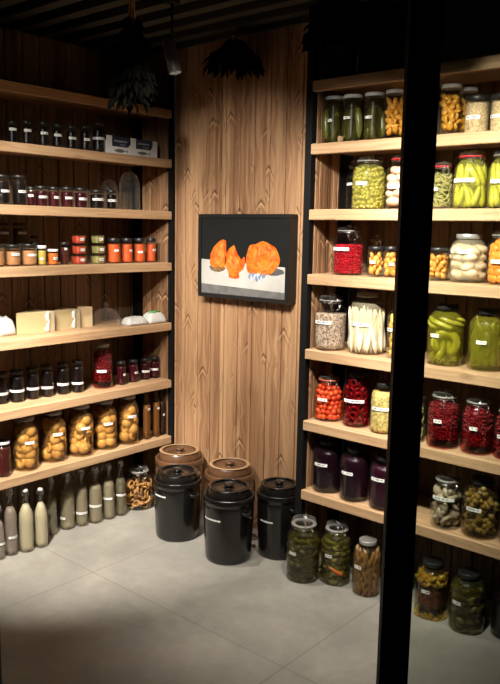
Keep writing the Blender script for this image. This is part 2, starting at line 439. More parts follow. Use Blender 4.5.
LN = {1: 'topmost left wooden shelf, empty and dim under the ceiling', 2: 'left wooden shelf carrying the white fish carton', 3: 'left wooden shelf carrying the two glass domes',
      4: 'left wooden shelf carrying the red and green tub stacks', 5: 'left wooden shelf carrying the cheese wedges', 6: 'left wooden shelf carrying the tall red berry jar', 7: 'lowest left wooden shelf, carrying the peach jars'}
RN = {1: 'topmost right wooden shelf, empty and dim under the ceiling', 2: 'right wooden shelf carrying the white lidded gherkin jars', 3: 'right wooden shelf carrying the jar of green olives',
      4: 'right wooden shelf carrying the jar of bright red currants', 5: 'right wooden shelf carrying the white asparagus jar', 6: 'right wooden shelf carrying the cherry tomato jar', 7: 'lowest right wooden shelf, carrying the dark purple jars'}
SH = .05
for k, z in BOT.items():
    t = empty('wooden_shelf', (XL, -.62, z)); tag(t, LN[k], 'shelf', 'left wooden shelves')
    MB().box(-.030, 0, -.88, YL+.62-.003, 0, SH-.002, bev=.003).build('front_edge', M['shelf_y'], t)
    bb = MB()
    for q in range(3):
        x0 = -.352 + q*.1072; bb.box(x0, x0+.1056, -.88, .222+.62, SH-.028, SH, bev=.002)
    bb.build('shelf_board', M['shelf_y'], t)
    t = empty('wooden_shelf', (1.0, 0, z)); tag(t, RN[k], 'shelf', 'right wooden shelves')
    MB().box(-1.0, 1.1, 0, .030, 0, SH-.002, bev=.003).build('front_edge', M['shelf_x'], t)
    bb = MB()
    for q in range(3):
        y0 = .0316 + q*.1072; bb.box(-.996, 1.1, y0, y0+.1056, SH-.028, SH, bev=.002)
    bb.build('shelf_board', M['shelf_x'], t)

# ------------------------------------------------------------------ jars
def ip(prof, z):
    for (r0, z0), (r1, z1) in zip(prof, prof[1:]):
        if z0 <= z <= z1 and z1 > z0: return r0 + (r1-r0)*(z-z0)/(z1-z0)
    return prof[-1][0]
def label_strip(az, half, r, zc, hh, parent, prof=None, sq=False, name='paper_label'):
    mb = MB(); n = max(6, int(half*r/.0016)); rnd = random.Random(int((az+zc+r)*1e5))
    zs = [zc-hh/2, zc-hh*.18, zc+hh*.2, zc+hh/2]; vs = []
    for z in zs:
        for i in range(n+1):
            a = az - half + 2*half*i/n
            rr = r + .0008
            if sq:   # flat label on a square bottle
                vs.append((r*1.0 + .0008, r*math.tan(half)*(-1+2*i/n)*.9, z))
            else: vs.append((rr*math.cos(a), rr*math.sin(a), z))
    m0 = int(n*.14)
    for k in range(3):
        for i in range(n):
            ink = 1 if (k == 1 and m0 <= i < n-m0 and rnd.random() < .62) else 0
            mb.add([vs[k*(n+1)+i], vs[k*(n+1)+i+1], vs[(k+1)*(n+1)+i+1], vs[(k+1)*(n+1)+i]], [(0,1,2,3)], ink, False)
    return mb.build(name, [M['label'], M['ink']], parent)

PIECE = {}
def pm(key, fn, mat):
    if key not in PIECE:
        mb = MB(); fn(mb); PIECE[key] = mb.mesh(key, M[mat])
    return PIECE[key]

def pack(R, z0, z1, rp, hz, prof, seed, jit=.25, fillin=True):
    rnd = random.Random(seed); out = []; z = z0 + max(hz*.5, rp*1.05); k = 0
    while z + hz*.35 < z1:
        Rz = min(ip(prof, z), ip(prof, min(z+hz*.4, prof[-1][1]))) - .002
        rr = Rz - rp*.98
        if rr < rp*.3: out.append((0, 0, z, 0)); break
        n = max(3, int(round(2*PI*rr/(2*rp*.96)))); ph = rnd.uniform(0, 6.28)
        for i in range(n):
            a = ph + 2*PI*(i + rnd.uniform(-jit, jit)*.4)/n
            q = rr*(1 - rnd.uniform(0, .06))
            out.append((q*math.cos(a), q*math.sin(a), z + rnd.uniform(-jit, jit)*hz*.5, a))
        if fillin and rr > 1.7*rp:
            r2 = rr - 1.9*rp
            if r2 < rp*.5: out.append((0, 0, z, 0))
            else:
                n2 = max(3, int(2*PI*r2/(2*rp)))
                for i in range(n2):
                    a = ph + 2*PI*(i+.5)/n2; out.append((r2*math.cos(a), r2*math.sin(a), z + rnd.uniform(-jit, jit)*hz*.5, a))
        z += hz; k += 1
    return out

def scatter(t, name, key, spots, orient, seed, scale=(.85, 1.1), az=None, limit=100):
    """pieces as parts; the nearest `limit` separately, the rest as one stuff part"""
    rnd = random.Random(seed); me = PIECE[key]; Ms = []
    for (x, y, z, a) in spots:
        s_ = rnd.uniform(*scale)
        if orient == 'rand': e = (rnd.uniform(0, 6.28), rnd.uniform(0, 6.28), rnd.uniform(0, 6.28))
        elif orient == 'vert': e = (rnd.uniform(-.16, .16), rnd.uniform(-.16, .16), rnd.uniform(0, 6.28))
        elif orient == 'lean': e = (0, rnd.uniform(-.5, .5), a + PI/2 + rnd.uniform(-.2, .2))
        elif orient == 'tang': e = (rnd.uniform(-.3, .3), PI/2 + rnd.uniform(-.35, .35), a + PI/2)
        elif orient == 'flat': e = (rnd.uniform(-.3, .3), rnd.uniform(-.3, .3), rnd.uniform(0, 6.28))
        elif orient == 'face': e = (0, PI/2 + rnd.uniform(-.3, .3), a + rnd.uniform(-.2, .2))
        Ms.append((-(x*math.cos(az) + y*math.sin(az)) if az is not None else 0, TR(x, y, z, *e, s_)))
    Ms.sort(key=lambda q: q[0])
    for _, m in Ms[:limit]: put(name, me, t, m)
    if len(Ms) > limit:
        mb = MB(); src = [tuple(v.co) for v in me.vertices]; fs = [tuple(p.vertices) for p in me.polygons]
        for _, m in Ms[limit:]: mb.add(src, fs, 0, True, m)
        tag(mb.build(name + '_heap', list(me.materials), t), kind='stuff')

def stuff_berries(t, name, mat, prof, z0, z1, rb, seed, seg=6, rings=4, core=True):
    """uncountable small pieces: shell of little balls over a solid core"""
    rnd = random.Random(seed); mb = MB(); z = z0 + rb
    while z < z1:
        Rz = ip(prof, z) - .004 - rb
        n = max(3, int(2*PI*Rz/(2*rb*.98))); ph = rnd.uniform(0, 6)
        for i in range(n):
            a = ph + 2*PI*i/n; q = Rz - rnd.uniform(-.1, .9)*rb
            mb.blob(rb, rb, rb, seg, rings, 0, TR(q*math.cos(a), q*math.sin(a), z + rnd.uniform(-.8, .8)*rb))
        z += rb*1.75
    Rz = ip(prof, z1) - .005
    for i in range(int(1.1*(Rz/rb)**2)):
        a, q = rnd.uniform(0, 6.28), Rz*math.sqrt(rnd.random())*.93
        mb.blob(rb, rb, rb, seg, rings, 0, TR(q*math.cos(a), q*math.sin(a), z1 + rnd.uniform(-.6, .6)*rb))
    if core:
        pr = [(0, z0)] + [(max(.003, ip(prof, z0+(z1-z0)*i/6) - .004 - 1.3*rb), z0+(z1-z0)*i/6) for i in range(7)] + [(0, z1)]
        mb.lathe(pr, 16)
    return tag(mb.build(name, M[mat], t), kind='stuff')

def stuff_shreds(t, name, mat, prof, z0, z1, L, w, n, seed):
    rnd = random.Random(seed); mb = MB()
    for i in range(n):
        z = rnd.uniform(z0, z1); Rz = ip(prof, z) - .006; a = rnd.uniform(0, 6.28); q = Rz*(1 - .35*rnd.random()**2)
        c = Vector((q*math.cos(a), q*math.sin(a), z)); tg = Vector((-math.sin(a), math.cos(a), rnd.uniform(-1.4, 1.4))).normalized()
        up = Vector((math.cos(a), math.sin(a), 0))
        pts = []
        for k in (-1, -.4, .3, 1):
            p = c + tg*k*L*.5 - up*(abs(k)*L*.16) + Vector((0, 0, rnd.uniform(-.12, .12)*L))
            rxy = math.hypot(p.x, p.y); lim = ip(prof, max(z0, min(z1, p.z))) - .005
            if rxy > lim: p.x *= lim/rxy; p.y *= lim/rxy
            p.z = max(z0, min(z1+.01, p.z)); pts.append(p)
        mb.tube(pts, [w*.5, w, w, w*.4], 4)
    return tag(mb.build(name, M[mat], t), kind='stuff')

def fill(t, name, mat, prof, z0, z1, n=24, inset=.0035, sq=0):
    pr = [(0, z0)]
    zs = [z0 + (z1-z0)*i/10 for i in range(11)]
    for z in zs: pr.append((max(.002, ip(prof, z) - inset), z))
    pr.append((0, z1))
    return MB().lathe(pr, n, sq=sq).build(name, M[mat], t)

def capsule(mb, L, r, bend=0.0, n=8, k=9, taper=0.0):
    pts = []; rs = []
    for i in range(k):
        u = -1 + 2*i/(k-1)
        pts.append((bend*L*(1-u*u)*.5, 0, u*L*.5))
        rs.append(r*math.sqrt(max(.03, 1-abs(u)**4))*(1 - taper*(u+1)*.5))
    mb.tube(pts, rs, n)

def wire_clamp(t, r, zn, zt, az):
    mb = MB(); w = .0014
    ring = [(r*1.05*math.cos(2*PI*i/20), r*1.05*math.sin(2*PI*i/20), zn) for i in range(20)]
    mb.tube(ring, w, 5, closed=True)
    for s_ in (-1, 1):
        a = az + s_*.42
        mb.tube([(r*1.06*math.cos(a), r*1.06*math.sin(a), zn), (r*1.14*math.cos(a), r*1.14*math.sin(a), zn - .018), (r*1.10*math.cos(az+s_*.3), r*1.10*math.sin(az+s_*.3), zn - .03), (r*1.08*math.cos(az), r*1.08*math.sin(az), zn - .033)], w, 5)
        mb.tube([(r*1.08*math.cos(az+s_*.3), r*1.08*math.sin(az+s_*.3), zn - .02), (r*1.05*math.cos(az+s_*.24), r*1.05*math.sin(az+s_*.24), (zn+zt)/2), (r*.5*math.cos(az+s_*.3), r*.5*math.sin(az+s_*.3), zt + .004)], w, 5)
    mb.tube([(r*.5*math.cos(az-.3), r*.5*math.sin(az-.3), zt + .004), (0, 0, zt+.006), (r*.5*math.cos(az+.3), r*.5*math.sin(az+.3), zt+.004)], w, 5)
    b_ = az + PI
    mb.tube([(r*1.05*math.cos(b_), r*1.05*math.sin(b_), zn), (r*1.12*math.cos(b_), r*1.12*math.sin(b_), (zn+zt)/2), (r*.6*math.cos(b_), r*.6*math.sin(b_), zt+.003), (0, 0, zt+.006)], w, 5)
    return mb.build('wire_clamp', M['wire'], t)

# kind, filling, x, y, z, radius, height, bearing, label strip, description
JARS = [
 ('jam_jar', 'jam', 'black', -1.257, -0.768, 2.087, 0.0243, 0.108, -0.557, (-0.324, 0.067, 0.803), 'small dark jam jar standing leftmost on the left shelf with the fish carton', 'jar', 'dark jam jars on the second left shelf'),
 ('jam_jar', 'jam', 'black', -1.257, -0.686, 2.087, 0.0247, 0.117, -0.574, (-0.276, 0.0697, 0.822), 'second small dark jam jar from the left end on the fish carton shelf', 'jar', 'dark jam jars on the second left shelf'),
 ('jam_jar', 'jam', 'black', -1.257, -0.59, 2.087, 0.0252, 0.124, -0.594, (-0.165, 0.0669, 0.896), 'third small dark jam jar from the left on the fish carton shelf', 'jar', 'dark jam jars on the second left shelf'),
 ('jam_jar', 'jam', 'black', -1.257, -0.506, 2.087, 0.0256, 0.123, -0.611, (-0.275, 0.0655, 0.918), 'fourth small dark jam jar from the left on the fish carton shelf', 'jar', 'dark jam jars on the second left shelf'),
 ('jam_jar', 'jam', 'black', -1.257, -0.418, 2.087, 0.0273, 0.123, -0.628, (-0.187, 0.0593, 0.884), 'fifth small dark jam jar from the left, two before the tall one', 'jar', 'dark jam jars on the second left shelf'),
 ('jam_jar', 'jam', 'black', -1.257, -0.328, 2.087, 0.0291, 0.133, -0.646, (-0.166, 0.0606, 0.662), 'small dark jam jar right beside the tall dark jar near the fish carton', 'jar', 'dark jam jars on the second left shelf'),
 ('jam_jar', 'jam', 'black', -1.257, -0.241, 2.087, 0.0336, 0.159, -0.662, (-0.537, 0.075, 1.201), 'tallest dark jar in the row, standing next to the white fish carton', 'jar', 'dark jam jars on the second left shelf'),
 ('preserve_jar', 'canister', 'black', -1.267, -0.827, 1.788, 0.0377, 0.144, -0.543, (0.055, 0.066, 0.727), 'tall black jar at the far left edge of the shelf with the two glass domes', 'jar', 'dark jars on the third left shelf'),
 ('preserve_jar', 'canister', 'black', -1.267, -0.732, 1.788, 0.0357, 0.148, -0.563, (0.074, 0.0684, 0.688), 'tall black jar second from the left edge on the glass dome shelf', 'jar', 'dark jars on the third left shelf'),
 ('jam_jar', 'jam', 'darkred', -1.247, -0.676, 1.788, 0.0222, 0.094, -0.578, (-0.698, 0.0501, 0.587), 'narrow dark red jar tucked right beside the tall black jar', 'jar', 'small red and black jam jars on the third left shelf'),
 ('jam_jar', 'jam', 'darkred', -1.247, -0.617, 1.788, 0.0334, 0.102, -0.59, (-0.101, 0.0459, 0.837), 'wide dark red jam jar with a broad label near the tall black jars', 'jar', 'small red and black jam jars on the third left shelf'),
 ('jam_jar', 'jam', 'darkred', -1.247, -0.542, 1.788, 0.0308, 0.101, -0.605, (0.108, 0.047, 0.613), 'dark red jam jar between the broad labelled jar and the middle of its row', 'jar', 'small red and black jam jars on the third left shelf'),
 ('jam_jar', 'jam', 'darkred', -1.247, -0.459, 1.788, 0.0334, 0.105, -0.622, (-0.093, 0.0477, 0.797), 'dark red jam jar at the middle of the small jars before the glass domes', 'jar', 'small red and black jam jars on the third left shelf'),
 ('jam_jar', 'jam', 'darkred', -1.247, -0.371, 1.788, 0.0345, 0.105, -0.639, (-0.093, 0.0462, 0.779), 'last dark red jam jar before the two black ones by the glass domes', 'jar', 'small red and black jam jars on the third left shelf'),
 ('jam_jar', 'jam', 'black', -1.247, -0.264, 1.788, 0.0406, 0.1, -0.659, (-0.304, 0.048, 0.957), 'broad black jam jar in front of the smaller glass dome, left one of two', 'jar', 'small red and black jam jars on the third left shelf'),
 ('jam_jar', 'jam', 'black', -1.247, -0.163, 1.788, 0.0289, 0.105, -0.677, (-0.38, 0.0459, 1.027), 'black jam jar right in front of the smaller glass dome', 'jar', 'small red and black jam jars on the third left shelf'),
 ('glass_cloche', 'cloche', '', -1.387, -0.065, 1.788, 0.0487, 0.192, -0.675, None, 'smaller clear glass dome standing behind the black jam jars', 'glass dome', None),
 ('glass_cloche', 'cloche', '', -1.297, 0.01, 1.788, 0.0601, 0.245, -0.701, None, 'tall clear glass dome with a knob at the right end of its shelf', 'glass dome', None),
 ('preserve_jar', 'canister', 'caramel', -1.257, -0.874, 1.486, 0.039, 0.108, -0.534, None, 'orange brown jar cut off by the left edge of the photo', 'jar', 'orange brown jars on the fourth left shelf'),
 ('preserve_jar', 'canister', 'caramel', -1.257, -0.785, 1.486, 0.0382, 0.107, -0.553, (-0.048, 0.0589, 0.636), 'orange brown jar with white label, left one of the pair by the yellow jar', 'jar', 'orange brown jars on the fourth left shelf'),
 ('preserve_jar', 'canister', 'caramel', -1.257, -0.691, 1.486, 0.0389, 0.11, -0.573, (-0.014, 0.0551, 0.709), 'orange brown jar with white label, standing next to the small yellow jar', 'jar', 'orange brown jars on the fourth left shelf'),
 ('preserve_jar', 'canister', 'brownblack', -1.407, -0.742, 1.486, 0.0346, 0.213, -0.543, (-0.375, 0.1627, 0.645), 'tall dim dark jar standing behind at the left edge above the orange brown jars', 'jar', 'tall dim jars behind the orange brown jars'),
 ('preserve_jar', 'canister', 'brownblack', -1.407, -0.648, 1.486, 0.0379, 0.215, -0.562, (-0.009, 0.1636, 0.706), 'second tall dim dark jar standing behind the orange brown jar pair', 'jar', 'tall dim jars behind the orange brown jars'),
 ('jam_jar', 'jam', 'darkgreen', -1.387, -0.572, 1.486, 0.0251, 0.151, -0.58, None, 'dim green black jar with pale lid behind the small yellow jar', 'jar', None),
 ('jam_jar', 'jamwhite', 'yellow', -1.247, -0.621, 1.486, 0.0246, 0.102, -0.589, (-0.589, 0.0335, 0.373), 'small yellow jar with white lid beside the orange one', 'jar', 'small white lidded jars'),
 ('jam_jar', 'jamwhite', 'orangered', -1.247, -0.555, 1.486, 0.03, 0.083, -0.602, (-0.115, 0.0351, 0.401), 'small orange red jar with white lid beside the yellow one', 'jar', 'small white lidded jars'),
 ('jam_jar', 'jam', 'brownred', -1.267, -0.467, 1.486, 0.0248, 0.119, -0.617, (-0.343, 0.0829, 0.338), 'dark brown red jar standing left of the stacked red tubs', 'jar', None),
 ('plastic_tub', 'tub0', 'red', -1.257, -0.382, 1.486, 0.0442, 0.063, -0.635, (-0.273, 0.0366, 0.545), 'clear plastic tub of red paste, bottom one of the red stack of three', 'tub', 'stacked tubs of red paste'),
 ('plastic_tub', 'tub1', 'red', -1.257, -0.38, 1.486, 0.0424, 0.119, -0.636, (-0.316, 0.0926, 0.563), 'clear plastic tub of red paste, middle one of the red stack of three', 'tub', 'stacked tubs of red paste'),
 ('plastic_tub', 'tub2', 'red', -1.257, -0.382, 1.486, 0.0405, 0.176, -0.635, (-0.217, 0.1485, 0.619), 'clear plastic tub of red paste, top one of the red stack of three', 'tub', 'stacked tubs of red paste'),
 ('plastic_tub', 'tub0', 'olive', -1.257, -0.254, 1.486, 0.0439, 0.061, -0.659, (-0.279, 0.0344, 0.569), 'clear plastic tub of olive green paste, bottom one of the olive green stack of three', 'tub', 'stacked tubs of olive green paste'),
 ('plastic_tub', 'tub1', 'olive', -1.257, -0.251, 1.486, 0.042, 0.119, -0.66, (-0.324, 0.0918, 0.587), 'clear plastic tub of olive green paste, middle one of the olive green stack of three', 'tub', 'stacked tubs of olive green paste'),
 ('plastic_tub', 'tub2', 'olive', -1.257, -0.254, 1.486, 0.0401, 0.177, -0.659, (-0.214, 0.1491, 0.653), 'clear plastic tub of olive green paste, top one of the olive green stack of three', 'tub', 'stacked tubs of olive green paste'),
 ('preserve_jar', 'blacklid', 'orange', -1.257, -0.141, 1.486, 0.0381, 0.142, -0.68, (-0.257, 0.072, 0.371), 'orange jar with black lid right beside the green tub stack', 'jar', 'orange jars in a row on the fourth left shelf'),
 ('preserve_jar', 'blacklid', 'orange', -1.257, -0.046, 1.486, 0.0342, 0.142, -0.697, (0.078, 0.0709, 0.308), 'second orange jar with black lid from the green tub stack', 'jar', 'orange jars in a row on the fourth left shelf'),
 ('preserve_jar', 'blacklid', 'orange', -1.257, 0.049, 1.486, 0.0353, 0.142, -0.713, (-0.532, 0.062, 0.43), 'third orange jar with black lid from the green tub stack', 'jar', 'orange jars in a row on the fourth left shelf'),
 ('preserve_jar', 'blacklid', 'orange', -1.257, 0.138, 1.486, 0.0306, 0.142, -0.728, (0.074, 0.0726, 0.428), 'orange jar with black lid at the right end next to the wooden side', 'jar', 'orange jars in a row on the fourth left shelf'),
 ('jam_jar', 'jam', 'black', -1.332, -0.83, 0.773, 0.0369, 0.166, -0.534, (-0.534, 0.0553, 1.325), 'dark jar with thin label band at the far left edge of its shelf', 'jar', 'dark jars with a thin label band on the sixth left shelf'),
 ('jam_jar', 'jam', 'black', -1.309, -0.75, 0.773, 0.0386, 0.168, -0.553, (-0.553, 0.0623, 1.325), 'dark jar with thin label band, second from the left edge of its shelf', 'jar', 'dark jars with a thin label band on the sixth left shelf'),
 ('jam_jar', 'jam', 'black', -1.307, -0.656, 0.773, 0.0341, 0.172, -0.573, (-0.573, 0.0596, 1.325), 'dark jar with thin label band, third from the left edge of its shelf', 'jar', 'dark jars with a thin label band on the sixth left shelf'),
 ('jam_jar', 'jam', 'black', -1.304, -0.569, 0.773, 0.0346, 0.175, -0.592, (-0.592, 0.0534, 1.325), 'dark jar with thin label band, third leftwards from the tall red jar', 'jar', 'dark jars with a thin label band on the sixth left shelf'),
 ('jam_jar', 'jam', 'black', -1.294, -0.474, 0.773, 0.033, 0.178, -0.612, (-0.612, 0.0582, 1.325), 'dark jar with thin label band, second leftwards from the tall red jar', 'jar', 'dark jars with a thin label band on the sixth left shelf'),
 ('jam_jar', 'jam', 'black', -1.28, -0.387, 0.773, 0.0335, 0.18, -0.631, (-0.631, 0.0539, 1.325), 'dark jar with thin label band, right beside the tall red jar', 'jar', 'dark jars with a thin label band on the sixth left shelf'),
 ('preserve_jar', 'gallon', 'redberry', -1.285, -0.208, 0.773, 0.0579, 0.257, -0.664, (-0.774, 0.1023, 0.485), 'tall jar of red berries with grey lid on the left shelf', 'jar', None),
 ('jam_jar', 'jam', 'darkred', -1.267, -0.086, 0.773, 0.0289, 0.139, -0.688, (0.066, 0.0622, 0.365), 'small dark red jar right beside the tall red berry jar', 'jar', 'small dark red jars on the sixth left shelf'),
 ('jam_jar', 'jam', 'darkred', -1.278, 0.015, 0.773, 0.0294, 0.135, -0.704, (0.095, 0.0593, 0.526), 'small dark red jar, second rightwards from the tall red berry jar', 'jar', 'small dark red jars on the sixth left shelf'),
 ('jam_jar', 'jam', 'darkred', -1.287, 0.118, 0.773, 0.0306, 0.13, -0.72, (-0.573, 0.0531, 0.838), 'small dark red jar, third rightwards from the tall red berry jar', 'jar', 'small dark red jars on the sixth left shelf'),
 ('jam_jar', 'jam', 'darkred', -1.281, 0.188, 0.773, 0.0304, 0.132, -0.733, (-0.905, 0.0572, 0.948), 'small dark red jar at the right end of the row by the black post', 'jar', 'small dark red jars on the sixth left shelf'),
 ('preserve_jar', 'canister', 'darkred2', -1.237, -0.891, 0.42, 0.0426, 0.182, -0.532, (-0.229, 0.1796, 0.664), 'dark red jar at the left edge beside the first peach jar', 'jar', None),
 ('preserve_jar', 'gallon', 'peach', -1.258, -0.744, 0.42, 0.0696, 0.282, -0.562, (-0.197, 0.1531, 0.365), 'large jar of whole peaches, leftmost of the five peach jars', 'jar', 'large peach jars on the lowest left shelf'),
 ('preserve_jar', 'gallon', 'peach', -1.275, -0.559, 0.42, 0.0722, 0.279, -0.598, (-0.212, 0.1588, 0.39), 'large jar of whole peaches, second from the left of five', 'jar', 'large peach jars on the lowest left shelf'),
 ('preserve_jar', 'gallon', 'peach', -1.256, -0.392, 0.42, 0.0715, 0.288, -0.633, (-0.185, 0.163, 0.394), 'large jar of whole peaches, middle one of five', 'jar', 'large peach jars on the lowest left shelf'),
 ('preserve_jar', 'gallon', 'peach', -1.262, -0.216, 0.42, 0.0696, 0.286, -0.666, (-0.351, 0.155, 0.397), 'large jar of whole peaches, fourth from the left of five', 'jar', 'large peach jars on the lowest left shelf'),
 ('preserve_jar', 'gallon', 'peach', -1.243, -0.059, 0.42, 0.064, 0.291, -0.697, (-0.261, 0.1716, 0.44), 'large jar of whole peaches, rightmost of five beside the slim bottles', 'jar', 'large peach jars on the lowest left shelf'),
 ('glass_bottle', 'sqbottle', 'amber', -1.22, 0.067, 0.42, 0.0268, 0.303, -0.722, (-0.101, 0.1884, 0.499), 'slim square amber bottle next to the last peach jar', 'bottle', 'slim square bottles on the lowest left shelf'),
 ('glass_bottle', 'sqbottle', 'amber', -1.218, 0.144, 0.42, 0.0242, 0.307, -0.735, (-0.365, 0.1815, 0.452), 'slim square amber bottle between the peach side bottle and the dark one', 'bottle', 'slim square bottles on the lowest left shelf'),
 ('glass_bottle', 'sqbottle', 'cola', -1.221, 0.193, 0.42, 0.0233, 0.308, -0.742, (-0.478, 0.1316, 0.86), 'slim square dark brown bottle at the shelf end by the post', 'bottle', 'slim square bottles on the lowest left shelf'),
 ('swing_top_bottle', 'swbottle', 'mauve', -1.197, -0.944, 0.0, 0.0251, 0.286, -0.526, (0.112, 0.0856, 0.688), 'greyish bottle cut by the left edge of the photo on the floor', 'bottle', 'bottles on the floor under the left shelves'),
 ('swing_top_bottle', 'swbottle', 'mauve', -1.205, -0.876, 0.0, 0.0331, 0.362, -0.54, (-0.054, 0.1006, 0.839), 'mauve grey swing top bottle with label left of the pale milky bottles', 'bottle', 'bottles on the floor under the left shelves'),
 ('swing_top_bottle', 'swbottle', 'milky', -1.188, -0.796, 0.0, 0.0386, 0.34, -0.56, None, 'pale milky bottle without label, left one of the two', 'bottle', 'bottles on the floor under the left shelves'),
 ('swing_top_bottle', 'swbottle', 'milky', -1.178, -0.712, 0.0, 0.035, 0.326, -0.579, None, 'pale milky bottle without label, right one of the two', 'bottle', 'bottles on the floor under the left shelves'),
 ('swing_top_bottle', 'swbottle', 'paleolive', -1.283, -0.472, 0.0, 0.043, 0.326, -0.614, (-1.308, 0.0684, 0.433), 'pale olive bottle with its label turned to the left, first past the milky pair', 'bottle', 'bottles on the floor under the left shelves'),
 ('swing_top_bottle', 'swbottle', 'paleolive', -1.255, -0.393, 0.0, 0.0342, 0.337, -0.633, (-0.633, 0.0804, 1.124), 'pale olive bottle with label, second past the milky pair', 'bottle', 'bottles on the floor under the left shelves'),
 ('swing_top_bottle', 'swbottle', 'paleolive', -1.236, -0.31, 0.0, 0.0386, 0.333, -0.652, (-0.747, 0.1053, 1.089), 'pale olive bottle with broad label at the middle of the right hand bottles', 'bottle', 'bottles on the floor under the left shelves'),
 ('swing_top_bottle', 'swbottle', 'paleolive', -1.225, -0.222, 0.0, 0.0345, 0.334, -0.67, (-1.011, 0.128, 0.984), 'olive bottle with label, second leftwards from the jar of dried slices', 'bottle', 'bottles on the floor under the left shelves'),
 ('swing_top_bottle', 'swbottle', 'olivedark', -1.214, -0.142, 0.0, 0.0321, 0.336, -0.686, (-0.494, 0.1305, 1.076), 'dark olive bottle with label right beside the jar of dried slices', 'bottle', 'bottles on the floor under the left shelves'),
 ('swing_top_bottle', 'swbottle', 'olivedark', -1.269, -0.585, 0.0, 0.0299, 0.334, -0.593, None, 'dim olive bottle in the back row right behind the milky pair', 'bottle', 'dim bottles in the back row on the floor'),
 ('swing_top_bottle', 'swbottle', 'olivedark', -1.341, -0.382, 0.0, 0.0285, 0.35, -0.623, None, 'dim olive bottle in the back row between two pale olive bottles', 'bottle', 'dim bottles in the back row on the floor'),
 ('swing_top_bottle', 'swbottle', 'olivedark', -1.319, -0.193, 0.0, 0.0279, 0.343, -0.662, None, 'dim olive bottle in the back row behind the broad labelled one', 'bottle', 'dim bottles in the back row on the floor'),
 ('preserve_jar', 'swingwide', 'driedslice', -1.231, 0.013, 0.0, 0.0774, 0.259, -0.711, None, 'jar of dried orange brown slices on the floor beside the crocks', 'jar', None),
 ('preserve_jar', 'canwhite', 'gherkin', 0.05, 0.11, 2.087, 0.0444, 0.217, -0.965, (-1.622, 0.1059, 0.442), 'green gherkin jar with white lid, leftmost on the top filled right shelf', 'jar', 'white lidded tall jars on the second right shelf'),
 ('preserve_jar', 'canwhite', 'gherkin', 0.152, 0.11, 2.087, 0.0467, 0.214, -0.989, (-1.636, 0.1109, 0.406), 'green gherkin jar with white lid, middle one of three', 'jar', 'white lidded tall jars on the second right shelf'),
 ('preserve_jar', 'canwhite', 'gherkin', 0.266, 0.11, 2.087, 0.0444, 0.212, -1.016, (-1.662, 0.1043, 0.419), 'green gherkin jar with white lid, right one beside the yellow fruit jar', 'jar', 'white lidded tall jars on the second right shelf'),
 ('preserve_jar', 'canwhite', 'mango', 0.373, 0.11, 2.087, 0.0445, 0.213, -1.043, None, 'yellow fruit jar with white lid just left of the black door post', 'jar', 'white lidded tall jars on the second right shelf'),
 ('preserve_jar', 'canwhite', 'mango', 0.63, 0.12, 2.087, 0.0434, 0.21, -1.111, None, 'amber fruit slice jar with white lid just right of the black door post', 'jar', 'white lidded tall jars on the second right shelf'),
 ('preserve_jar', 'canwhite', 'mango', 0.663, 0.21, 2.087, 0.0378, 0.206, -1.131, None, 'dim amber jar with white lid tucked behind the beige grain canister', 'jar', None),
 ('canister', 'canblack', 'grain', 0.748, 0.12, 2.087, 0.0504, 0.152, -1.143, (-1.541, 0.0652, 0.599), 'beige grain canister with black lid and white label, fully in view', 'canister', 'beige grain canisters'),
 ('canister', 'canblack', 'grain', 0.857, 0.12, 2.087, 0.0493, 0.149, -1.174, (-1.897, 0.0622, 0.602), 'beige grain canister with black lid cut by the right photo edge', 'canister', 'beige grain canisters'),
 ('preserve_jar', 'swing', 'olive', 0.247, 0.12, 1.788, 0.0768, 0.24, -1.013, (-1.507, 0.1143, 0.376), 'swing top jar of green olives', 'jar', None),
 ('preserve_jar', 'swing', 'empty', 0.069, 0.26, 1.788, 0.0313, 0.237, -0.993, (-1.424, 0.1262, 0.744), 'empty clear jar behind the jar of green olives', 'jar', None),
 ('preserve_jar', 'swingred', 'pinkfish', 0.423, 0.12, 1.788, 0.0743, 0.24, -1.057, (-1.448, 0.0962, 0.69), 'red lidded jar of pale pink pieces half behind the door post', 'jar', None),
 ('preserve_jar', 'swingred', 'herb', 0.621, 0.1, 1.788, 0.046, 0.196, -1.106, (-1.699, 0.0822, 0.221), 'smaller red gasket jar of green herb curls beside the door post', 'jar', None),
 ('preserve_jar', 'swingred', 'pepper', 0.739, 0.12, 1.788, 0.0707, 0.236, -1.141, (-1.676, 0.1152, 0.74), 'red gasket jar of long yellow green peppers', 'jar', None),
 ('preserve_jar', 'swing', 'pepper', 0.886, 0.12, 1.788, 0.0696, 0.234, -1.182, (-1.656, 0.1073, 0.503), 'clear lidded jar of green yellow peppers at the right photo edge', 'jar', None),
 ('preserve_jar', 'swing', 'redcurrant', 0.156, 0.11, 1.486, 0.072, 0.227, -0.99, (-1.64, 0.1211, 0.676), 'swing top jar of bright red currants', 'jar', None),
 ('preserve_jar', 'canblack', 'orangechunk', 0.318, 0.09, 1.486, 0.036, 0.137, -1.026, (-1.424, 0.0667, 0.372), 'black lidded square jar of orange pieces beside the red currants', 'jar', 'black lidded jars of orange pieces'),
 ('preserve_jar', 'canblack', 'orangechunk', 0.384, 0.11, 1.486, 0.0315, 0.138, -1.045, (-0.923, 0.0596, 0.353), 'black lidded jar of orange pieces left of the door post', 'jar', 'black lidded jars of orange pieces'),
 ('preserve_jar', 'swing', 'empty', 0.214, 0.26, 1.486, 0.0403, 0.183, -1.026, None, 'dim empty jar behind the black lidded orange piece jar', 'jar', None),
 ('preserve_jar', 'canblack', 'orangechunk', 0.625, 0.09, 1.486, 0.0465, 0.141, -1.106, None, 'black lidded jar of orange pieces right of the door post', 'jar', 'black lidded jars of orange pieces'),
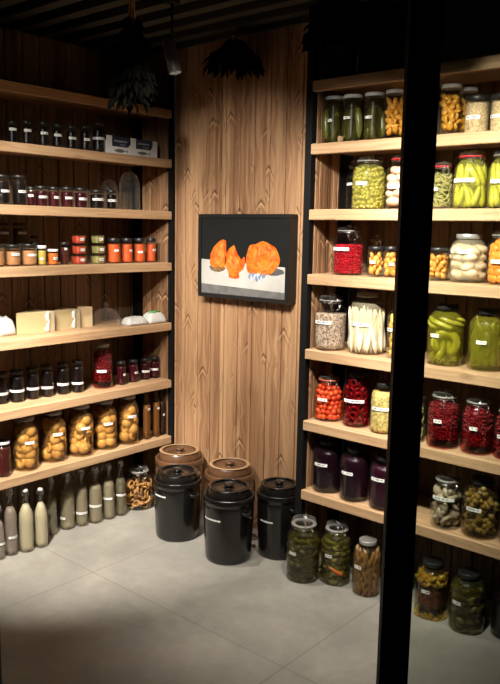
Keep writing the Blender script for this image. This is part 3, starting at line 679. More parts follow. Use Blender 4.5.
 ('preserve_jar', 'gallon', 'ginger', 0.747, 0.12, 1.486, 0.0748, 0.2, -1.143, (-1.588, 0.128, 0.744), 'large jar of pale beige ginger lumps', 'jar', None),
 ('preserve_jar', 'swing', 'apricot', 0.903, 0.12, 1.486, 0.0724, 0.219, -1.187, (-1.563, 0.0933, 0.431), 'large jar of orange apricots at the right photo edge', 'jar', None),
 ('preserve_jar', 'swing', 'seedgrain', 0.082, 0.092, 1.126, 0.0764, 0.262, -0.97, (-1.574, 0.1337, 0.641), 'jar of grey brown grain with a clear dome lid', 'jar', None),
 ('preserve_jar', 'gallonclear', 'asparagus', 0.267, 0.12, 1.126, 0.0843, 0.283, -1.018, (-1.582, 0.1404, 0.694), 'jar of white asparagus spears', 'jar', None),
 ('preserve_jar', 'gallon', 'ginger2', 0.469, 0.112, 1.126, 0.0768, 0.255, -1.067, (-2.034, 0.1321, 0.358), 'jar of yellow pieces mostly behind the door post', 'jar', None),
 ('preserve_jar', 'gallon', 'cucumberring', 0.67, 0.114, 1.126, 0.079, 0.261, -1.121, (-1.776, 0.1303, 0.272), 'jar of curled yellow green cucumbers right of the door post', 'jar', None),
 ('preserve_jar', 'gallon', 'darkcuke', 0.85, 0.125, 1.126, 0.0775, 0.254, -1.173, (-1.478, 0.1207, 0.28), 'jar of dark green cucumbers near the right photo edge', 'jar', None),
 ('preserve_jar', 'swing', 'tomato', 0.076, 0.107, 0.773, 0.0696, 0.222, -0.971, (-1.475, 0.109, 0.384), 'swing top jar of orange red cherry tomatoes', 'jar', None),
 ('preserve_jar', 'gallon', 'redring', 0.236, 0.107, 0.773, 0.0664, 0.255, -1.008, (-1.266, 0.1282, 0.812), 'jar of dark red plum rings beside the cherry tomatoes', 'jar', None),
 ('preserve_jar', 'gallon', 'yellowgrain', 0.391, 0.094, 0.773, 0.061, 0.233, -1.045, (-1.281, 0.1175, 0.756), 'jar of yellow seeds left of the door post', 'jar', None),
 ('preserve_jar', 'canister', 'herb', 0.561, 0.064, 0.773, 0.0522, 0.2, -1.085, None, 'jar of brown seed heads almost hidden by the door post', 'jar', None),
 ('preserve_jar', 'swing', 'redberry', 0.697, 0.083, 0.773, 0.0709, 0.245, -1.124, (-1.504, 0.1201, 0.26), 'jar of red berries just right of the door post', 'jar', None),
 ('preserve_jar', 'swing', 'redberry', 0.846, 0.096, 0.773, 0.0675, 0.241, -1.168, (-1.432, 0.1133, 0.246), 'jar of dark red berries, second rightwards from the door post', 'jar', None),
 ('preserve_jar', 'swing', 'redberry', 0.98, 0.11, 0.773, 0.0658, 0.218, -1.208, (-1.786, 0.0979, 0.248), 'jar of dark red berries cut by the right photo edge', 'jar', None),
 ('preserve_jar', 'gallon', 'purple', 0.09, 0.099, 0.42, 0.0774, 0.255, -0.973, (-1.484, 0.1423, 0.464), 'dark purple jar standing leftmost on the lowest right shelf', 'jar', 'dark purple jars on the lowest right shelf'),
 ('preserve_jar', 'gallon', 'purple', 0.256, 0.085, 0.42, 0.0726, 0.257, -1.01, (-1.581, 0.1386, 0.435), 'middle one of the three dark purple jars on the lowest right shelf', 'jar', 'dark purple jars on the lowest right shelf'),
 ('preserve_jar', 'gallon', 'purple2', 0.418, 0.085, 0.42, 0.0705, 0.247, -1.05, (-1.548, 0.1458, 0.497), 'dark purple jar next to the black door post', 'jar', 'dark purple jars on the lowest right shelf'),
 ('preserve_jar', 'swing', 'mushroom', 0.734, 0.081, 0.42, 0.0692, 0.231, -1.134, (-1.412, 0.1369, 0.737), 'jar of grey mushroom caps on the lowest right shelf', 'jar', None),
 ('preserve_jar', 'gallon', 'cauli', 0.886, 0.091, 0.42, 0.0788, 0.246, -1.179, (-1.577, 0.1274, 0.427), 'jar of yellow brown lumps beside the mushroom jar', 'jar', None),
 ('preserve_jar', 'gallon', 'mushroom', 1.043, 0.103, 0.42, 0.0766, 0.246, -1.226, None, 'grey brown jar cut by the right photo edge on the lowest right shelf', 'jar', None),
 ('preserve_jar', 'swing', 'olivecuke', 0.064, -0.052, 0.0, 0.0814, 0.309, -0.942, (-1.642, 0.1472, 0.253), 'jar of olive green pickles with bright clip lid nearest the crocks', 'jar', 'large pickle jars on the floor'),
 ('preserve_jar', 'swing', 'olivepep', 0.202, 0.03, 0.0, 0.0737, 0.298, -0.988, (-1.503, 0.1495, 0.243), 'jar of green pickles with one orange pepper, middle of the floor trio', 'jar', 'large pickle jars on the floor'),
 ('preserve_jar', 'gallon', 'bamboo', 0.375, 0.034, 0.0, 0.0681, 0.261, -1.032, (-1.722, 0.141, 0.29), 'jar of pale brown stalks on the floor left of the door post', 'jar', 'large pickle jars on the floor'),
 ('preserve_jar', 'gallon', 'redpick', 0.7, 0.055, 0.0, 0.0752, 0.253, -1.122, (-1.489, 0.1319, 0.251), 'floor jar of red and yellow pickles right of the door post', 'jar', 'large pickle jars on the floor'),
 ('preserve_jar', 'gallon', 'olivepick', 0.869, 0.054, 0.0, 0.0759, 0.256, -1.169, (-1.807, 0.1329, 0.28), 'floor jar of olive pickles under the mushroom jar', 'jar', 'large pickle jars on the floor'),
 ('preserve_jar', 'gallon', 'black', 1.024, 0.119, 0.0, 0.0706, 0.208, -1.222, None, 'dark floor jar cut by the right photo edge', 'jar', 'large pickle jars on the floor'),
 ('preserve_jar', 'gallon', 'empty', -0.074, 0.357, 0.0, 0.0586, 0.203, -0.975, None, 'dim empty jar behind the floor pickles by the crocks', 'jar', None),
 ('stoneware_crock', 'crockbrown', '', -0.962, 0.095, 0.0, 0.144, 0.416, -0.767, None, 'brown stoneware crock with tan rim behind the left black crock', 'crock', 'brown stoneware crocks'),
 ('stoneware_crock', 'crockbrown', '', -0.558, 0.09, 0.0, 0.1382, 0.421, -0.836, None, 'brown stoneware crock with tan rim behind the middle black crock', 'crock', 'brown stoneware crocks'),
 ('stoneware_crock', 'crock', '', -0.762, -0.111, 0.0, 0.1346, 0.382, -0.764, (-1.592, 0.2557, 0.316), 'black stoneware crock beside the jar of dried slices', 'crock', 'black stoneware crocks'),
 ('stoneware_crock', 'crock', '', -0.364, -0.127, 0.0, 0.1345, 0.397, -0.836, (-1.577, 0.2367, 0.417), 'black stoneware crock standing foremost in the middle', 'crock', 'black stoneware crocks'),
 ('stoneware_crock', 'crock', '', -0.202, 0.086, 0.0, 0.1177, 0.396, -0.906, (-1.524, 0.2044, 0.354), 'black stoneware crock at the right beside the floor pickle jars', 'crock', 'black stoneware crocks'),
]

# piece shapes
pm('peach', lambda b: b.blob(.0325, .0325, .0305, 14, 9, wob=.03), 'peach_skin')
def half_peach(b):
    b.lathe([(0, -.028), (.015, -.024), (.027, -.013), (.031, .001), (.029, .005), (.016, .005), (.012, -.003), (0, -.006)], 14)
pm('peach_half', half_peach, 'peach_skin')
pm('gherkin', lambda b: capsule(b, .150, .0185, .22), 'gherkin_skin')
def slab(b, x, y, z, n=0.25):
    r = random.Random(int(x*1e5))
    b.blob(x, y, z, 7, 5, wob=.12, rnd=r)
pm('mango_piece', lambda b: slab(b, .021, .016, .009), 'mango_flesh')
pm('green_olive', lambda b: b.blob(.0085, .0085, .0105, 8, 6), 'olive_skin')
pm('pink_piece', lambda b: b.blob(.032, .024, .018, 12, 8, wob=.06), 'pink_flesh')
pm('pepper', lambda b: capsule(b, .100, .0185, .12, 8, 9, .45), 'pepper_skin')
pm('orange_piece', lambda b: slab(b, .019, .015, .009), 'orange_flesh')
pm('ginger_lump', lambda b: b.blob(.037, .030, .021, 12, 8, wob=.10, rnd=random.Random(3)), 'ginger_flesh')
pm('yellow_piece', lambda b: slab(b, .022, .016, .009), 'yellow_flesh')
pm('apricot', lambda b: b.blob(.019, .019, .008, 10, 6, wob=.12, rnd=random.Random(5)), 'apricot_flesh')
pm('asparagus_spear', lambda b: capsule(b, .205, .0115, .04, 7, 9, .2), 'asparagus_flesh')
pm('long_cucumber', lambda b: capsule(b, .15, .017, .45, 9, 11, .1), 'yellow_cucumber')
def ringc(b):
    pts = [(.040*math.cos(a), .040*math.sin(a), .008*math.sin(a*.5)) for a in [.2+5.4*i/15 for i in range(16)]]
    b.tube(pts, [.006]+[.0165]*14+[.007], 9)
pm('curled_cucumber', ringc, 'yellow_cucumber')
pm('dark_cucumber', lambda b: capsule(b, .145, .0185, .3, 9, 11, .1), 'dark_cucumber')
pm('cherry_tomato', lambda b: b.blob(.0145, .0145, .0155, 10, 7), 'tomato_skin')
def ringp(b):
    b.lathe([(.0085, .0), (.010, .007), (.016, .0085), (.0205, .004), (.0205, -.004), (.016, -.0085), (.010, -.007), (.0085, 0)], 14)
pm('plum_ring', ringp, 'plum_skin')
def mush(b):
    b.lathe([(0, .016), (.016, .0135), (.027, .005), (.030, -.003), (.026, -.008), (.010, -.006), (.009, -.020), (0, -.021)], 14)
pm('mushroom', mush, 'mushroom_flesh')
def caul(b):
    r = random.Random(4)
    for i in range(9): b.blob(.014, .014, .012, 7, 5, 0, TR(r.uniform(-.016, .016), r.uniform(-.016, .016), r.uniform(-.004, .013)))
    b.blob(.010, .010, .018, 7, 5, 0, TR(0, 0, -.008))
pm('cauliflower_floret', caul, 'cauliflower')
pm('olive_pickle', lambda b: capsule(b, .064, .0135, .4, 7, 8, .2), 'pickle_olive')
pm('green_pickle', lambda b: capsule(b, .062, .0145, .35, 7, 8, .2), 'pickle_green')
pm('orange_pepper', lambda b: capsule(b, .085, .015, .2, 8, 9, .5), 'orange_pepper')
pm('bamboo_stalk', lambda b: capsule(b, .058, .0100, .12, 6, 6), 'bamboo_flesh')
pm('red_pickle', lambda b: slab(b, .026, .018, .008), 'red_pickle')
pm('yellow_pickle', lambda b: capsule(b, .065, .0105, .6, 7, 8), 'yellow_pickle')
pm('dried_slice', lambda b: b.tube([(.022*math.cos(a), .022*math.sin(a), .006*math.sin(2*a)) for a in [i*.45 for i in range(11)]], [.003]+[.0055]*9+[.003], 5), 'dried_slice')

def contents(t, c, prof, r, zb, zt, az, seed):
    R = r
    if c in ('', 'empty'): return
    if c == 'peach':
        sp = pack(R, zb, zt, .0315, .041, prof, seed, .3); rnd = random.Random(seed)
        hs = [q for q in sp if rnd.random() < .22]; wh = [q for q in sp if q not in hs]
        scatter(t, 'peach', 'peach', wh, 'rand', seed, (.88, 1.04), az)
        scatter(t, 'peach_half', 'peach_half', hs, 'face', seed+1, (.9, 1.03), az)
        fill(t, 'syrup', 'liq_amber', prof, zb, zt+.004, inset=.0030)
    elif c == 'gherkin':
        scatter(t, 'gherkin', 'gherkin', pack(R, zb, zt, .0175, .158, prof, seed, .1), 'vert', seed, (.9, 1.05), az)
        fill(t, 'brine', 'liq_dark', prof, zb, zt, inset=.0025)
    elif c == 'mango':
        scatter(t, 'fruit_slice', 'mango_piece', pack(R, zb+.02, zt-.005, .0165, .0195, prof, seed, .4, False), 'rand', seed, (.9, 1.2), az)
        fill(t, 'syrup', 'liq_clear', prof, zb, zt, inset=.0025)
    elif c == 'olive':
        scatter(t, 'green_olive', 'green_olive', pack(R, zb, zt, .0088, 0.0160, prof, seed, 1.0, False), 'rand', seed, (.9, 1.08), az)
        fill(t, 'brine', 'liq_pepper', prof, zb, zt+.004, inset=.0028)
    elif c == 'pinkfish':
        scatter(t, 'pink_piece', 'pink_piece', pack(R, zb, zt, .026, .034, prof, seed, .2), 'flat', seed, (.95, 1.15), az)
        fill(t, 'brine', 'liq_clear', prof, zb, zt+.004, inset=.0028)
    elif c == 'herb':
        stuff_shreds(t, 'herb_curls', 'herb_leaf', prof, zb+.004, zt, .03, .0028, 330, seed)
    elif c == 'pepper':
        scatter(t, 'pepper', 'pepper', pack(R, zb+.006, zt+.03, .0165, .082, prof, seed, .08), 'lean', seed, (.9, 1.0), az)
        fill(t, 'brine', 'liq_pepper', prof, zb, zt+.006, inset=.0028)
    elif c == 'redcurrant':
        stuff_berries(t, 'red_currants', 'currant_skin', prof, zb, zt, .0052, seed)
    elif c == 'redberry':
        stuff_berries(t, 'red_berries', 'berry_skin', prof, zb+.03, zt, .0062, seed, 7, 5)
        fill(t, 'red_juice', 'liq_red', prof, zb, zb+.085, inset=.001)
    elif c == 'orangechunk':
        scatter(t, 'orange_piece', 'orange_piece', pack(R, zb+.004, zt, .0145, .018, prof, seed, .4, False), 'rand', seed, (.9, 1.12), az)
        fill(t, 'brine', 'liq_clear', prof, zb, zt+.003, inset=.0025)
    elif c == 'ginger':
        scatter(t, 'ginger_lump', 'ginger_lump', pack(R, zb, zt, .026, .034, prof, seed, .3), 'flat', seed, (.9, 1.15), az)
        fill(t, 'brine', 'liq_pale', prof, zb, zt+.004, inset=.0028)
    elif c == 'ginger2':
        scatter(t, 'yellow_piece', 'yellow_piece', pack(R, zb, zt, .02, .025, prof, seed, .4), 'rand', seed, (.9, 1.2), az)
    elif c == 'apricot':
        scatter(t, 'apricot', 'apricot', pack(R, zb, zt, .0165, .024, prof, seed, .4, False), 'face', seed, (.95, 1.2), az)
    elif c == 'asparagus':
        scatter(t, 'asparagus_spear', 'asparagus_spear', pack(R, zb, zt+.04, .0088, .212, prof, seed, .04), 'vert', seed, (.95, 1.04), az)
        fill(t, 'brine', 'liq_pale', prof, zb, zt+.004, inset=.0028)
    elif c == 'cucumberring':
        for k in range(3):
            put('curled_cucumber', PIECE['curled_cucumber'], t, TR(math.cos(az+.0)*(R-.046-k*.030), math.sin(az)*(R-.046-k*.030), zb+.090, 0, PI/2-.05, az, 1.14-.08*k))
        for k in range(6):
            a = az - 1.4 + k*.56
            q = R - .026
            put('cucumber', PIECE['long_cucumber'], t, TR(q*math.cos(a)*.9, q*math.sin(a)*.9, zb+.172+.010*(k % 2), PI/2-.35, 0, a, .66))
        for k in range(7):
            a = az + .9 + k*.8
            put('cucumber', PIECE['long_cucumber'], t, TR((R-.022)*math.cos(a), (R-.022)*math.sin(a), zb+.092, 0, .10, a+PI, 1.08))
        stuff_shreds(t, 'dill_seeds', 'herb_leaf', prof, zb+.003, zb+.03, .014, .002, 120, seed)
        fill(t, 'brine', 'liq_green', prof, zb, zt+.004, inset=.0028)
    elif c == 'darkcuke':
        for k in range(11):
            a = az + k*.5712
            put('cucumber', PIECE['dark_cucumber'], t, TR((R-.024)*math.cos(a), (R-.024)*math.sin(a), zb+.102+.006*math.sin(k*2.3), 0, .10*math.sin(k), a+PI, 1.22 + .05*math.sin(k*1.7)))
        for k in range(4):
            a = az + k*1.57
            put('cucumber', PIECE['dark_cucumber'], t, TR(.02*math.cos(a), .02*math.sin(a), zb+.10, 0, 0, a, 1.2))
        stuff_shreds(t, 'dill_stems', 'herb_leaf', prof, zb+.06, zt, .07, .0016, 14, seed)
        fill(t, 'brine', 'liq_green', prof, zb, zt+.004, inset=.0028)
    elif c == 'tomato':
        scatter(t, 'cherry_tomato', 'cherry_tomato', pack(R, zb, zt, .0138, .0235, prof, seed, .4), 'rand', seed, (.9, 1.1), az)
        fill(t, 'brine', 'liq_clear', prof, zb, zt+.004, inset=.0028)
    elif c == 'redring':
        scatter(t, 'plum_ring', 'plum_ring', pack(R, zb, zt, .0185, .030, prof, seed, .4), 'face', seed, (.9, 1.15), az)
        fill(t, 'red_juice', 'liq_red', prof, zb, zt+.004, inset=.0028)
    elif c == 'mushroom':
        scatter(t, 'mushroom', 'mushroom', pack(R, zb, zt, .0275, .031, prof, seed, .3), 'rand', seed, (.9, 1.06), az)
        fill(t, 'brine', 'liq_clear', prof, zb, zt+.004, inset=.0028)
    elif c == 'cauli':
        scatter(t, 'cauliflower_floret', 'cauliflower_floret', pack(R, zb, zt, .0285, .031, prof, seed, .3), 'rand', seed, (.9, 1.03), az)
        fill(t, 'brine', 'liq_brown', prof, zb, zt+.004, inset=.0028)
    elif c in ('olivecuke', 'olivepep', 'olivepick'):
        key, nm = ('olive_pickle', 'pickle') if c != 'olivepep' else ('green_pickle', 'pickle')
        sp = pack(R, zb, zt, .017, .024, prof, seed, .4)
        scatter(t, nm, key, sp, 'tang', seed, (.95, 1.25), az)
        if c == 'olivepep':
            put('orange_pepper', PIECE['orange_pepper'], t, TR((R-.017)*math.cos(az), (R-.017)*math.sin(az), zb+.07, PI/2-.5, 0, az, 1.0))
        fill(t, 'brine', 'liq_dark', prof, zb, zt+.004, inset=.0028)
    elif c == 'bamboo':
        scatter(t, 'stalk_piece', 'bamboo_stalk', pack(R, zb, zt, .013, .022, prof, seed, .5, False), 'lean', seed, (.9, 1.25), az)
        fill(t, 'brine', 'liq_brown', prof, zb, zt+.004, inset=.0028)
    elif c == 'redpick':
        zm = zb + (zt-zb)*.74
        scatter(t, 'red_pickle', 'red_pickle', pack(R, zb+.03, zm, .022, .024, prof, seed, .4), 'face', seed, (.9, 1.25), az)
        scatter(t, 'yellow_pickle', 'yellow_pickle', pack(R, zm, zt, .014, .02, prof, seed+1, .4) + pack(R, zb, zb+.03, .014, .02, prof, seed+2, .4, False), 'tang', seed+3, (.9, 1.15), az)
        fill(t, 'brine', 'liq_brown', prof, zb, zt+.004, inset=.0028)
    elif c == 'driedslice':
        scatter(t, 'dried_slice', 'dried_slice', pack(R, zb, zt, .019, .021, prof, seed, .5), 'rand', seed, (.9, 1.25), az)
    elif c in ('grain', 'seedgrain', 'yellowgrain'):
        tag(fill(t, 'dry_' + ('seeds' if c != 'grain' else 'grain'), c, prof, zb, zt), kind='stuff')
    else:
        nm = {'caramel': 'spread', 'milky': 'drink', 'mauve': 'drink', 'paleolive': 'drink', 'olivedark': 'drink', 'amber': 'syrup', 'cola': 'syrup', 'orange': 'relish', 'red': 'paste', 'olive': 'paste'}.get(c, 'preserve')
        fill(t, nm, c, prof, zb, zt)

def disc_lid(t, name, r, z0, z1, m, rib=False):
    b_ = .0012
    MB().lathe([(0, z0+.001), (r-.001, z0), (r, z0+b_), (r, z1-b_*1.6), (r-b_*1.6, z1), (r*.88, z1), (r*.86, z1-.0012), (0, z1-.0012)], 28).build(name, M[m], t)

def make_jar(i, row):
    name, kind, cont, x, y, z, r, h, az, lab, label, cat, grp = row
    if kind[:3] == 'tub':
        k = int(kind[3]); z0 = (0, .0545, .1105)[k]; z += z0; h = .0535
        if lab: lab = (lab[0], .026, lab[2])
    if kind == 'sqbottle' or kind[:3] == 'tub': r *= .78
    t = empty(name, (x, y, z)); tag(t, label, cat, grp)
    seed = 100 + i*17
    G = 'glass'; hh = .0155 if r > .05 else .0125
    def shell(prof, nm='glass_body', m=None, n=32, sq=0):
        MB().lathe([(0, .0006)] + prof, n, sq=sq).build(nm, M[m or G], t)
    if kind in ('jam', 'jamwhite'):
        lh = min(.016, .16*h); p = [(.93*r, .0006), (r, .05*h), (r, h-lh-.13*h), (.90*r, h-lh-.05*h), (.89*r, h-lh)]
        if kind == 'jamwhite': p = [(.84*r, .0006), (.93*r, .05*h), (r, h*.58), (.97*r, h*.68), (.90*r, h-lh)]
        shell(p); disc_lid(t, 'lid', .935*r, h-lh, h, 'dark_lid' if kind == 'jam' else 'white_lid')
        contents(t, cont, p, r, .004, h-lh-.10*h, az, seed); lr = r
    elif kind in ('canister', 'canwhite', 'canblack', 'blacklid'):
        lh = {'canister': .014, 'canwhite': .015, 'canblack': .017, 'blacklid': .024}[kind]
        sq = 6.0 if kind == 'blacklid' and False else 0
        p = [(.95*r, .0006), (r, .03*h), (r, h-lh-.05*h), (.95*r, h-lh-.01), (.94*r, h-lh)]
        shell(p); disc_lid(t, 'lid', .985*r if kind != 'blacklid' else .93*r, h-lh, h, {'canister': 'dark_lid', 'canwhite': 'white_lid', 'canblack': 'black_lid', 'blacklid': 'black_lid'}[kind])
        contents(t, cont, p, r, .006, h-lh-(.012 if cont not in ('mango', 'caramel') else .02), az, seed); lr = r
    elif kind in ('gallon', 'gallonclear'):
        lh = .016; zn = h - lh
        k_ = .66 if cont in ('peach', 'redberry', 'ginger') else .56
        p = [(.93*r, .0006), (r, .04*h), (r, .70*h), (.985*r, .745*h), (.93*r, .80*h), (.82*r, .85*h), (.68*r, .885*h), (k_*r, .90*h), (k_*r, zn)]
        shell(p)
        m = 'metal_lid' if kind == 'gallonclear' or cont in ('peach', 'redberry', 'bamboo', 'ginger') else 'dark_lid'
        disc_lid(t, 'screw_lid', (k_+.05)*r, zn-.004, h, m)
        contents(t, cont, p, r, .007, (.865 if cont not in ('yellowgrain', 'asparagus', 'purple', 'purple2', 'redberry') else .82)*h, az, seed); lr = r
        if cont == 'empty': pass
    elif kind in ('swing', 'swingred', 'swingwide'):
        nk = .68*r if kind != 'swingwide' else .70*r
        p = [(.93*r, .0006), (r, .04*h), (r, .64*h), (.985*r, .69*h), (.91*r, .755*h), (nk*1.03, .815*h), (nk, .83*h), (nk, .885*h)]
        shell(p)
        zl = .885*h
        g = MB(); g.lathe([(nk*.8, zl), (nk*1.10, zl), (nk*1.13, zl+.003), (nk*1.10, zl+.006), (nk*.8, zl+.006)], 28)
        g.build('rubber_gasket', M['red_rubber' if kind == 'swingred' else ('orange_rubber' if cont in ('tomato',) else 'pale_rubber')], t)
        MB().lathe([(nk*1.08, zl+.006), (nk*1.10, zl+.011), (nk*1.0, h-.007), (nk*.7, h-.003), (nk*.62, h-.006), (0, h-.007)], 28).build('glass_lid', M['glass_clear'], t)
        wire_clamp(t, nk*1.05, .862*h, h-.004, az + .35)
        fz = {'redcurrant': .60, 'herb': .74, 'seedgrain': .66, 'redberry': .80, 'tomato': .80, 'driedslice': .62}.get(cont, .82)
        contents(t, cont, p, r, .007, fz*h, az, seed); lr = r
    elif kind == 'swbottle':
        nk = .34*r
        p = [(.95*r, .0006), (r, .02*h), (r, .56*h), (.93*r, .62*h), (.62*r, .70*h), (nk*1.15, .76*h), (nk, .80*h), (nk, .915*h), (nk*1.25, .92*h), (nk*1.25, .94*h)]
        shell(p, m='glass_green')
        MB().lathe([(0, .935*h), (nk*1.1, .94*h), (nk*1.2, .955*h), (nk*.9, .985*h), (0, .99*h)], 16).build('stopper', M['ceramic'], t)
        w = MB()
        for s_ in (-1, 1):
            a = s_*PI/2 + az
            w.tube([(nk*1.1*math.cos(a), nk*1.1*math.sin(a), .87*h), (nk*1.5*math.cos(a), nk*1.5*math.sin(a), .93*h), (nk*.9*math.cos(a), nk*.9*math.sin(a), .985*h), (0, 0, .995*h)], .0011, 5)
        w.build('wire_bail', M['wire'], t)
        contents(t, cont, p, r, .005, {'milky': .74, 'mauve': .70}.get(cont, .66)*h, az, seed); lr = r
    elif kind == 'sqbottle':
        nk = .42*r
        p = [(.92*r, .0006), (r*.98, .02*h), (r*.98, .70*h), (.85*r, .76*h), (nk*1.1, .82*h), (nk, .84*h), (nk, .93*h)]
        shell(p, n=24, sq=5.0)
        MB().lathe([(0, .925*h), (nk*1.2, .925*h), (nk*1.2, h), (0, h)], 18).build('screw_cap', M['dark_lid'], t)
        MB().lathe([(0, .005)] + [(max(.003, ip(p, q)-.003), q) for q in [.005+(.70*h-.005)*k/6 for k in range(7)]] + [(0, .70*h)], 24, sq=5.0).build('syrup', M[cont], t)
        lr = r
        if lab:
            e = label_strip(0, .5, r, lab[1], hh, t, sq=True)
            e.rotation_euler = (0, 0, 0 if cont != 'x' else 0)
        lab = None
        t.rotation_euler = (0, 0, 0)
    elif kind == 'cloche':
        p = [(r, .0006), (r, .004), (r*.985, .55*h), (.95*r, .66*h), (.82*r, .76*h), (.55*r, .85*h), (.22*r, .885*h), (.13*r, .90*h)]
        MB().lathe(p, 32).build('dome', M['glass_clear'], t)
        MB().lathe([(.10*r, .895*h), (.10*r, .92*h), (.18*r, .945*h), (.19*r, .97*h), (.12*r, .995*h), (0, h)], 16).build('knob', M['glass_clear'], t)
        MB().lathe([(r*1.01, .0006), (r*1.03, .004), (r*1.01, .007)], 32).build('rim', M['glass_clear'], t)
        lr = r
    elif kind[:3] == 'tub':
        p = [(.84*r, .0006), (.88*r, .004), (.97*r, .040), (1.0*r, .0415)]
        MB().lathe([(0, .0006)] + p, 28, sq=5.0).build('tub_body', M['plastic'], t)
        MB().lathe([(0, .043), (.96*r, .043), (1.02*r, .0415), (1.045*r, .0435), (1.02*r, .0475), (.90*r, .0475), (.88*r, .0455), (0, .0455)], 28, sq=5.0).build('lid', M['plastic'], t)
        MB().lathe([(0, .003), (.83*r, .003), (.86*r, .006), (.955*r, .041), (0, .0415)], 28, sq=5.0).build('paste', M[cont], t)
        if lab:
            label_strip(0, .45, r*.93, .024, .014, t, sq=True)
        lab = None; lr = r
    elif kind in ('crock', 'crockbrown'):
        br = kind == 'crockbrown'; m = 'crock_brown' if br else 'crock_black'
        p = [(0, 0), (.85*r, 0), (.885*r, .010), (.90*r, .06*h), (.95*r, .45*h), (.972*r, .68*h), (.965*r, .755*h), (.955*r, .775*h), (.995*r, .785*h), (r, .80*h), (r*.995, .855*h), (.955*r, .868*h), (.91*r, .862*h), (.90*r, .83*h), (.80*r, .83*h), (.78*r, .86*h)]
        MB().lathe(p, 48).build('crock_body', M[m], t)
        lid = MB().lathe([(.86*r, .835*h), (.865*r, .87*h), (.85*r, .905*h), (.80*r, .935*h), (.775*r, .962*h), (.735*r, .968*h), (.70*r, .958*h), (.66*r, .935*h), (.40*r, .93*h), (.24*r, .93*h)], 48)
        lo = lid.build('crock_lid', M[m], t)
        MB().lathe([(.735*r+.011, .9655*h), (.735*r+.010, .9685*h), (.735*r, .9715*h), (.735*r-.010, .968*h), (.70*r, .960*h)], 48).build('lid_rim', M['crock_rim' if br else 'crock_black'], lo)
        MB().lathe([(.24*r, .929*h), (.15*r, .935*h), (.135*r, .955*h), (.19*r, .97*h), (.205*r, .985*h), (.17*r, .998*h), (0, h)], 24).build('knob', M[m], lo)
        if not br: tag(lo, 'round lid with recessed centre and knob')
        e = az + .72
        for a in (e, e + PI):
            hb = MB(); rr = .962*r
            pts = []
            for k in range(9):
                q = -1 + k/4.0
                aa = a + q*.20
                d = rr + .024*math.sqrt(max(0, 1-q*q)) - .004
                pts.append((d*math.cos(aa), d*math.sin(aa), .70*h - .010*(1-q*q)))
            hb.tube(pts, .0085, 8).build('ear_handle', M[m], t)
        if lab: lab = (lab[0], lab[1], lab[2]); 
        lr = ip(p[2:], lab[1]) if lab else r; hh = .0085
    if lab: label_strip(lab[0], lab[2], lr, lab[1], hh, t)
    return t

def crock_mat(name, c0, c1, rough):
    t = NT(name)
    tc = t.n('ShaderNodeTexCoord').outputs['Object']
    nz = t.n('ShaderNodeTexNoise', {'Vector': tc, 'Scale': 9.0, 'Detail': 5.0, 'Roughness': .65}).outputs[0]
    c = t.ramp(nz, [(.35, c0), (.7, c1)])
    return t.surf(t.pbr(c, rough, 0, .45, t.bump(nz, .05, .004), .4))
M['crock_black'] = crock_mat('black_salt_glaze', (.0055, .005, .0048), (.012, .011, .0095), .2)
M['crock_brown'] = crock_mat('brown_salt_glaze', (.075, .035, .017), (.14, .068, .032), .32)
M['crock_rim'] = crock_mat('tan_bare_rim', (.34, .20, .10), (.46, .29, .16), .5)

for i, row in enumerate(JARS): make_jar(i, row)

# ------------------------------------------------------------------ white fish carton with two navy packs
ZL2 = BOT[2] + SH
t = empty('display_carton', (-1.235, -.017, ZL2)); tag(t, 'white cardboard display carton with two fish drawings, holding navy packs', 'carton')
M['card'] = plain('white_cardboard', (.84, .85, .84), .7)
M['fish_ink'] = plain('grey_fish_print', (.16, .17, .18), .7)
M['navy'] = plain('navy_card', (.018, .032, .075), .5)
M['silver_print'] = plain('pale_print', (.45, .5, .55), .5)
b = MB(); W = .186; D = .035; th = .002; HC = .100
# front panel with two cut-outs whose right corner steps down
def front_panel(b, x):
    o = [(-W, 0), (W, 0), (W, HC*.98), (W*.81, HC*.98), (W*.81, .058), (W*.70, .044), (W*.14, .044), (W*.14, HC*.98), (-.02*W, HC), (-.02*W, HC), (-.10*W, HC*.98), (-.10*W, .058), (-.22*W, .044), (-.79*W, .044), (-.79*W, HC), (-W, HC)]
    # build as simple boxes (strips) so faces stay convex
    b.box(x-th, x, -W, W, 0, .044)
    b.box(x-th, x, -W, -.79*W, .044, HC); b.box(x-th, x, -.08*W, .13*W, .044, HC); b.box(x-th, x, .82*W, W, .044, HC*.97)
    for y0 in (-.08*W, .82*W):
        b.add([(x, y0, .044), (x, y0, .062), (x, y0-.018, .044), (x-th, y0, .044), (x-th, y0, .062), (x-th, y0-.018, .044)], [(0, 1, 2), (3, 5, 4), (1, 4, 5, 2)], 0, False)
front_panel(b, .0)
b.box(-.11, -.11+th, -W, W, 0, .062); b.box(-.11+th, -th, -W, -W+th, 0, .075); b.box(-.11+th, -th, W-th, W, 0, .075); b.box(-.11+th, -th, -W+th, W-th, 0, .002)
b.build('tray', M['card'], t)
for yc in (-.44*W, .46*W):
    f = MB(); n = 14
    up = [(-.055 + .085*k/n, .010*math.sin(PI*k/n)) for k in range(n+1)]
    vs = [(.0008, yc+a, .022+h_) for a, h_ in up] + [(.0008, yc+a, .022-h_) for a, h_ in up[1:-1]][::-1]
    f.add(vs, [tuple(range(len(vs)))], 0, False)
    f.add([(.0008, yc+.028, .022), (.0008, yc+.048, .031), (.0008, yc+.042, .022), (.0008, yc+.048, .013)], [(0, 3, 2, 1)], 0, False)
    f.build('fish_drawing', M['fish_ink'], t)
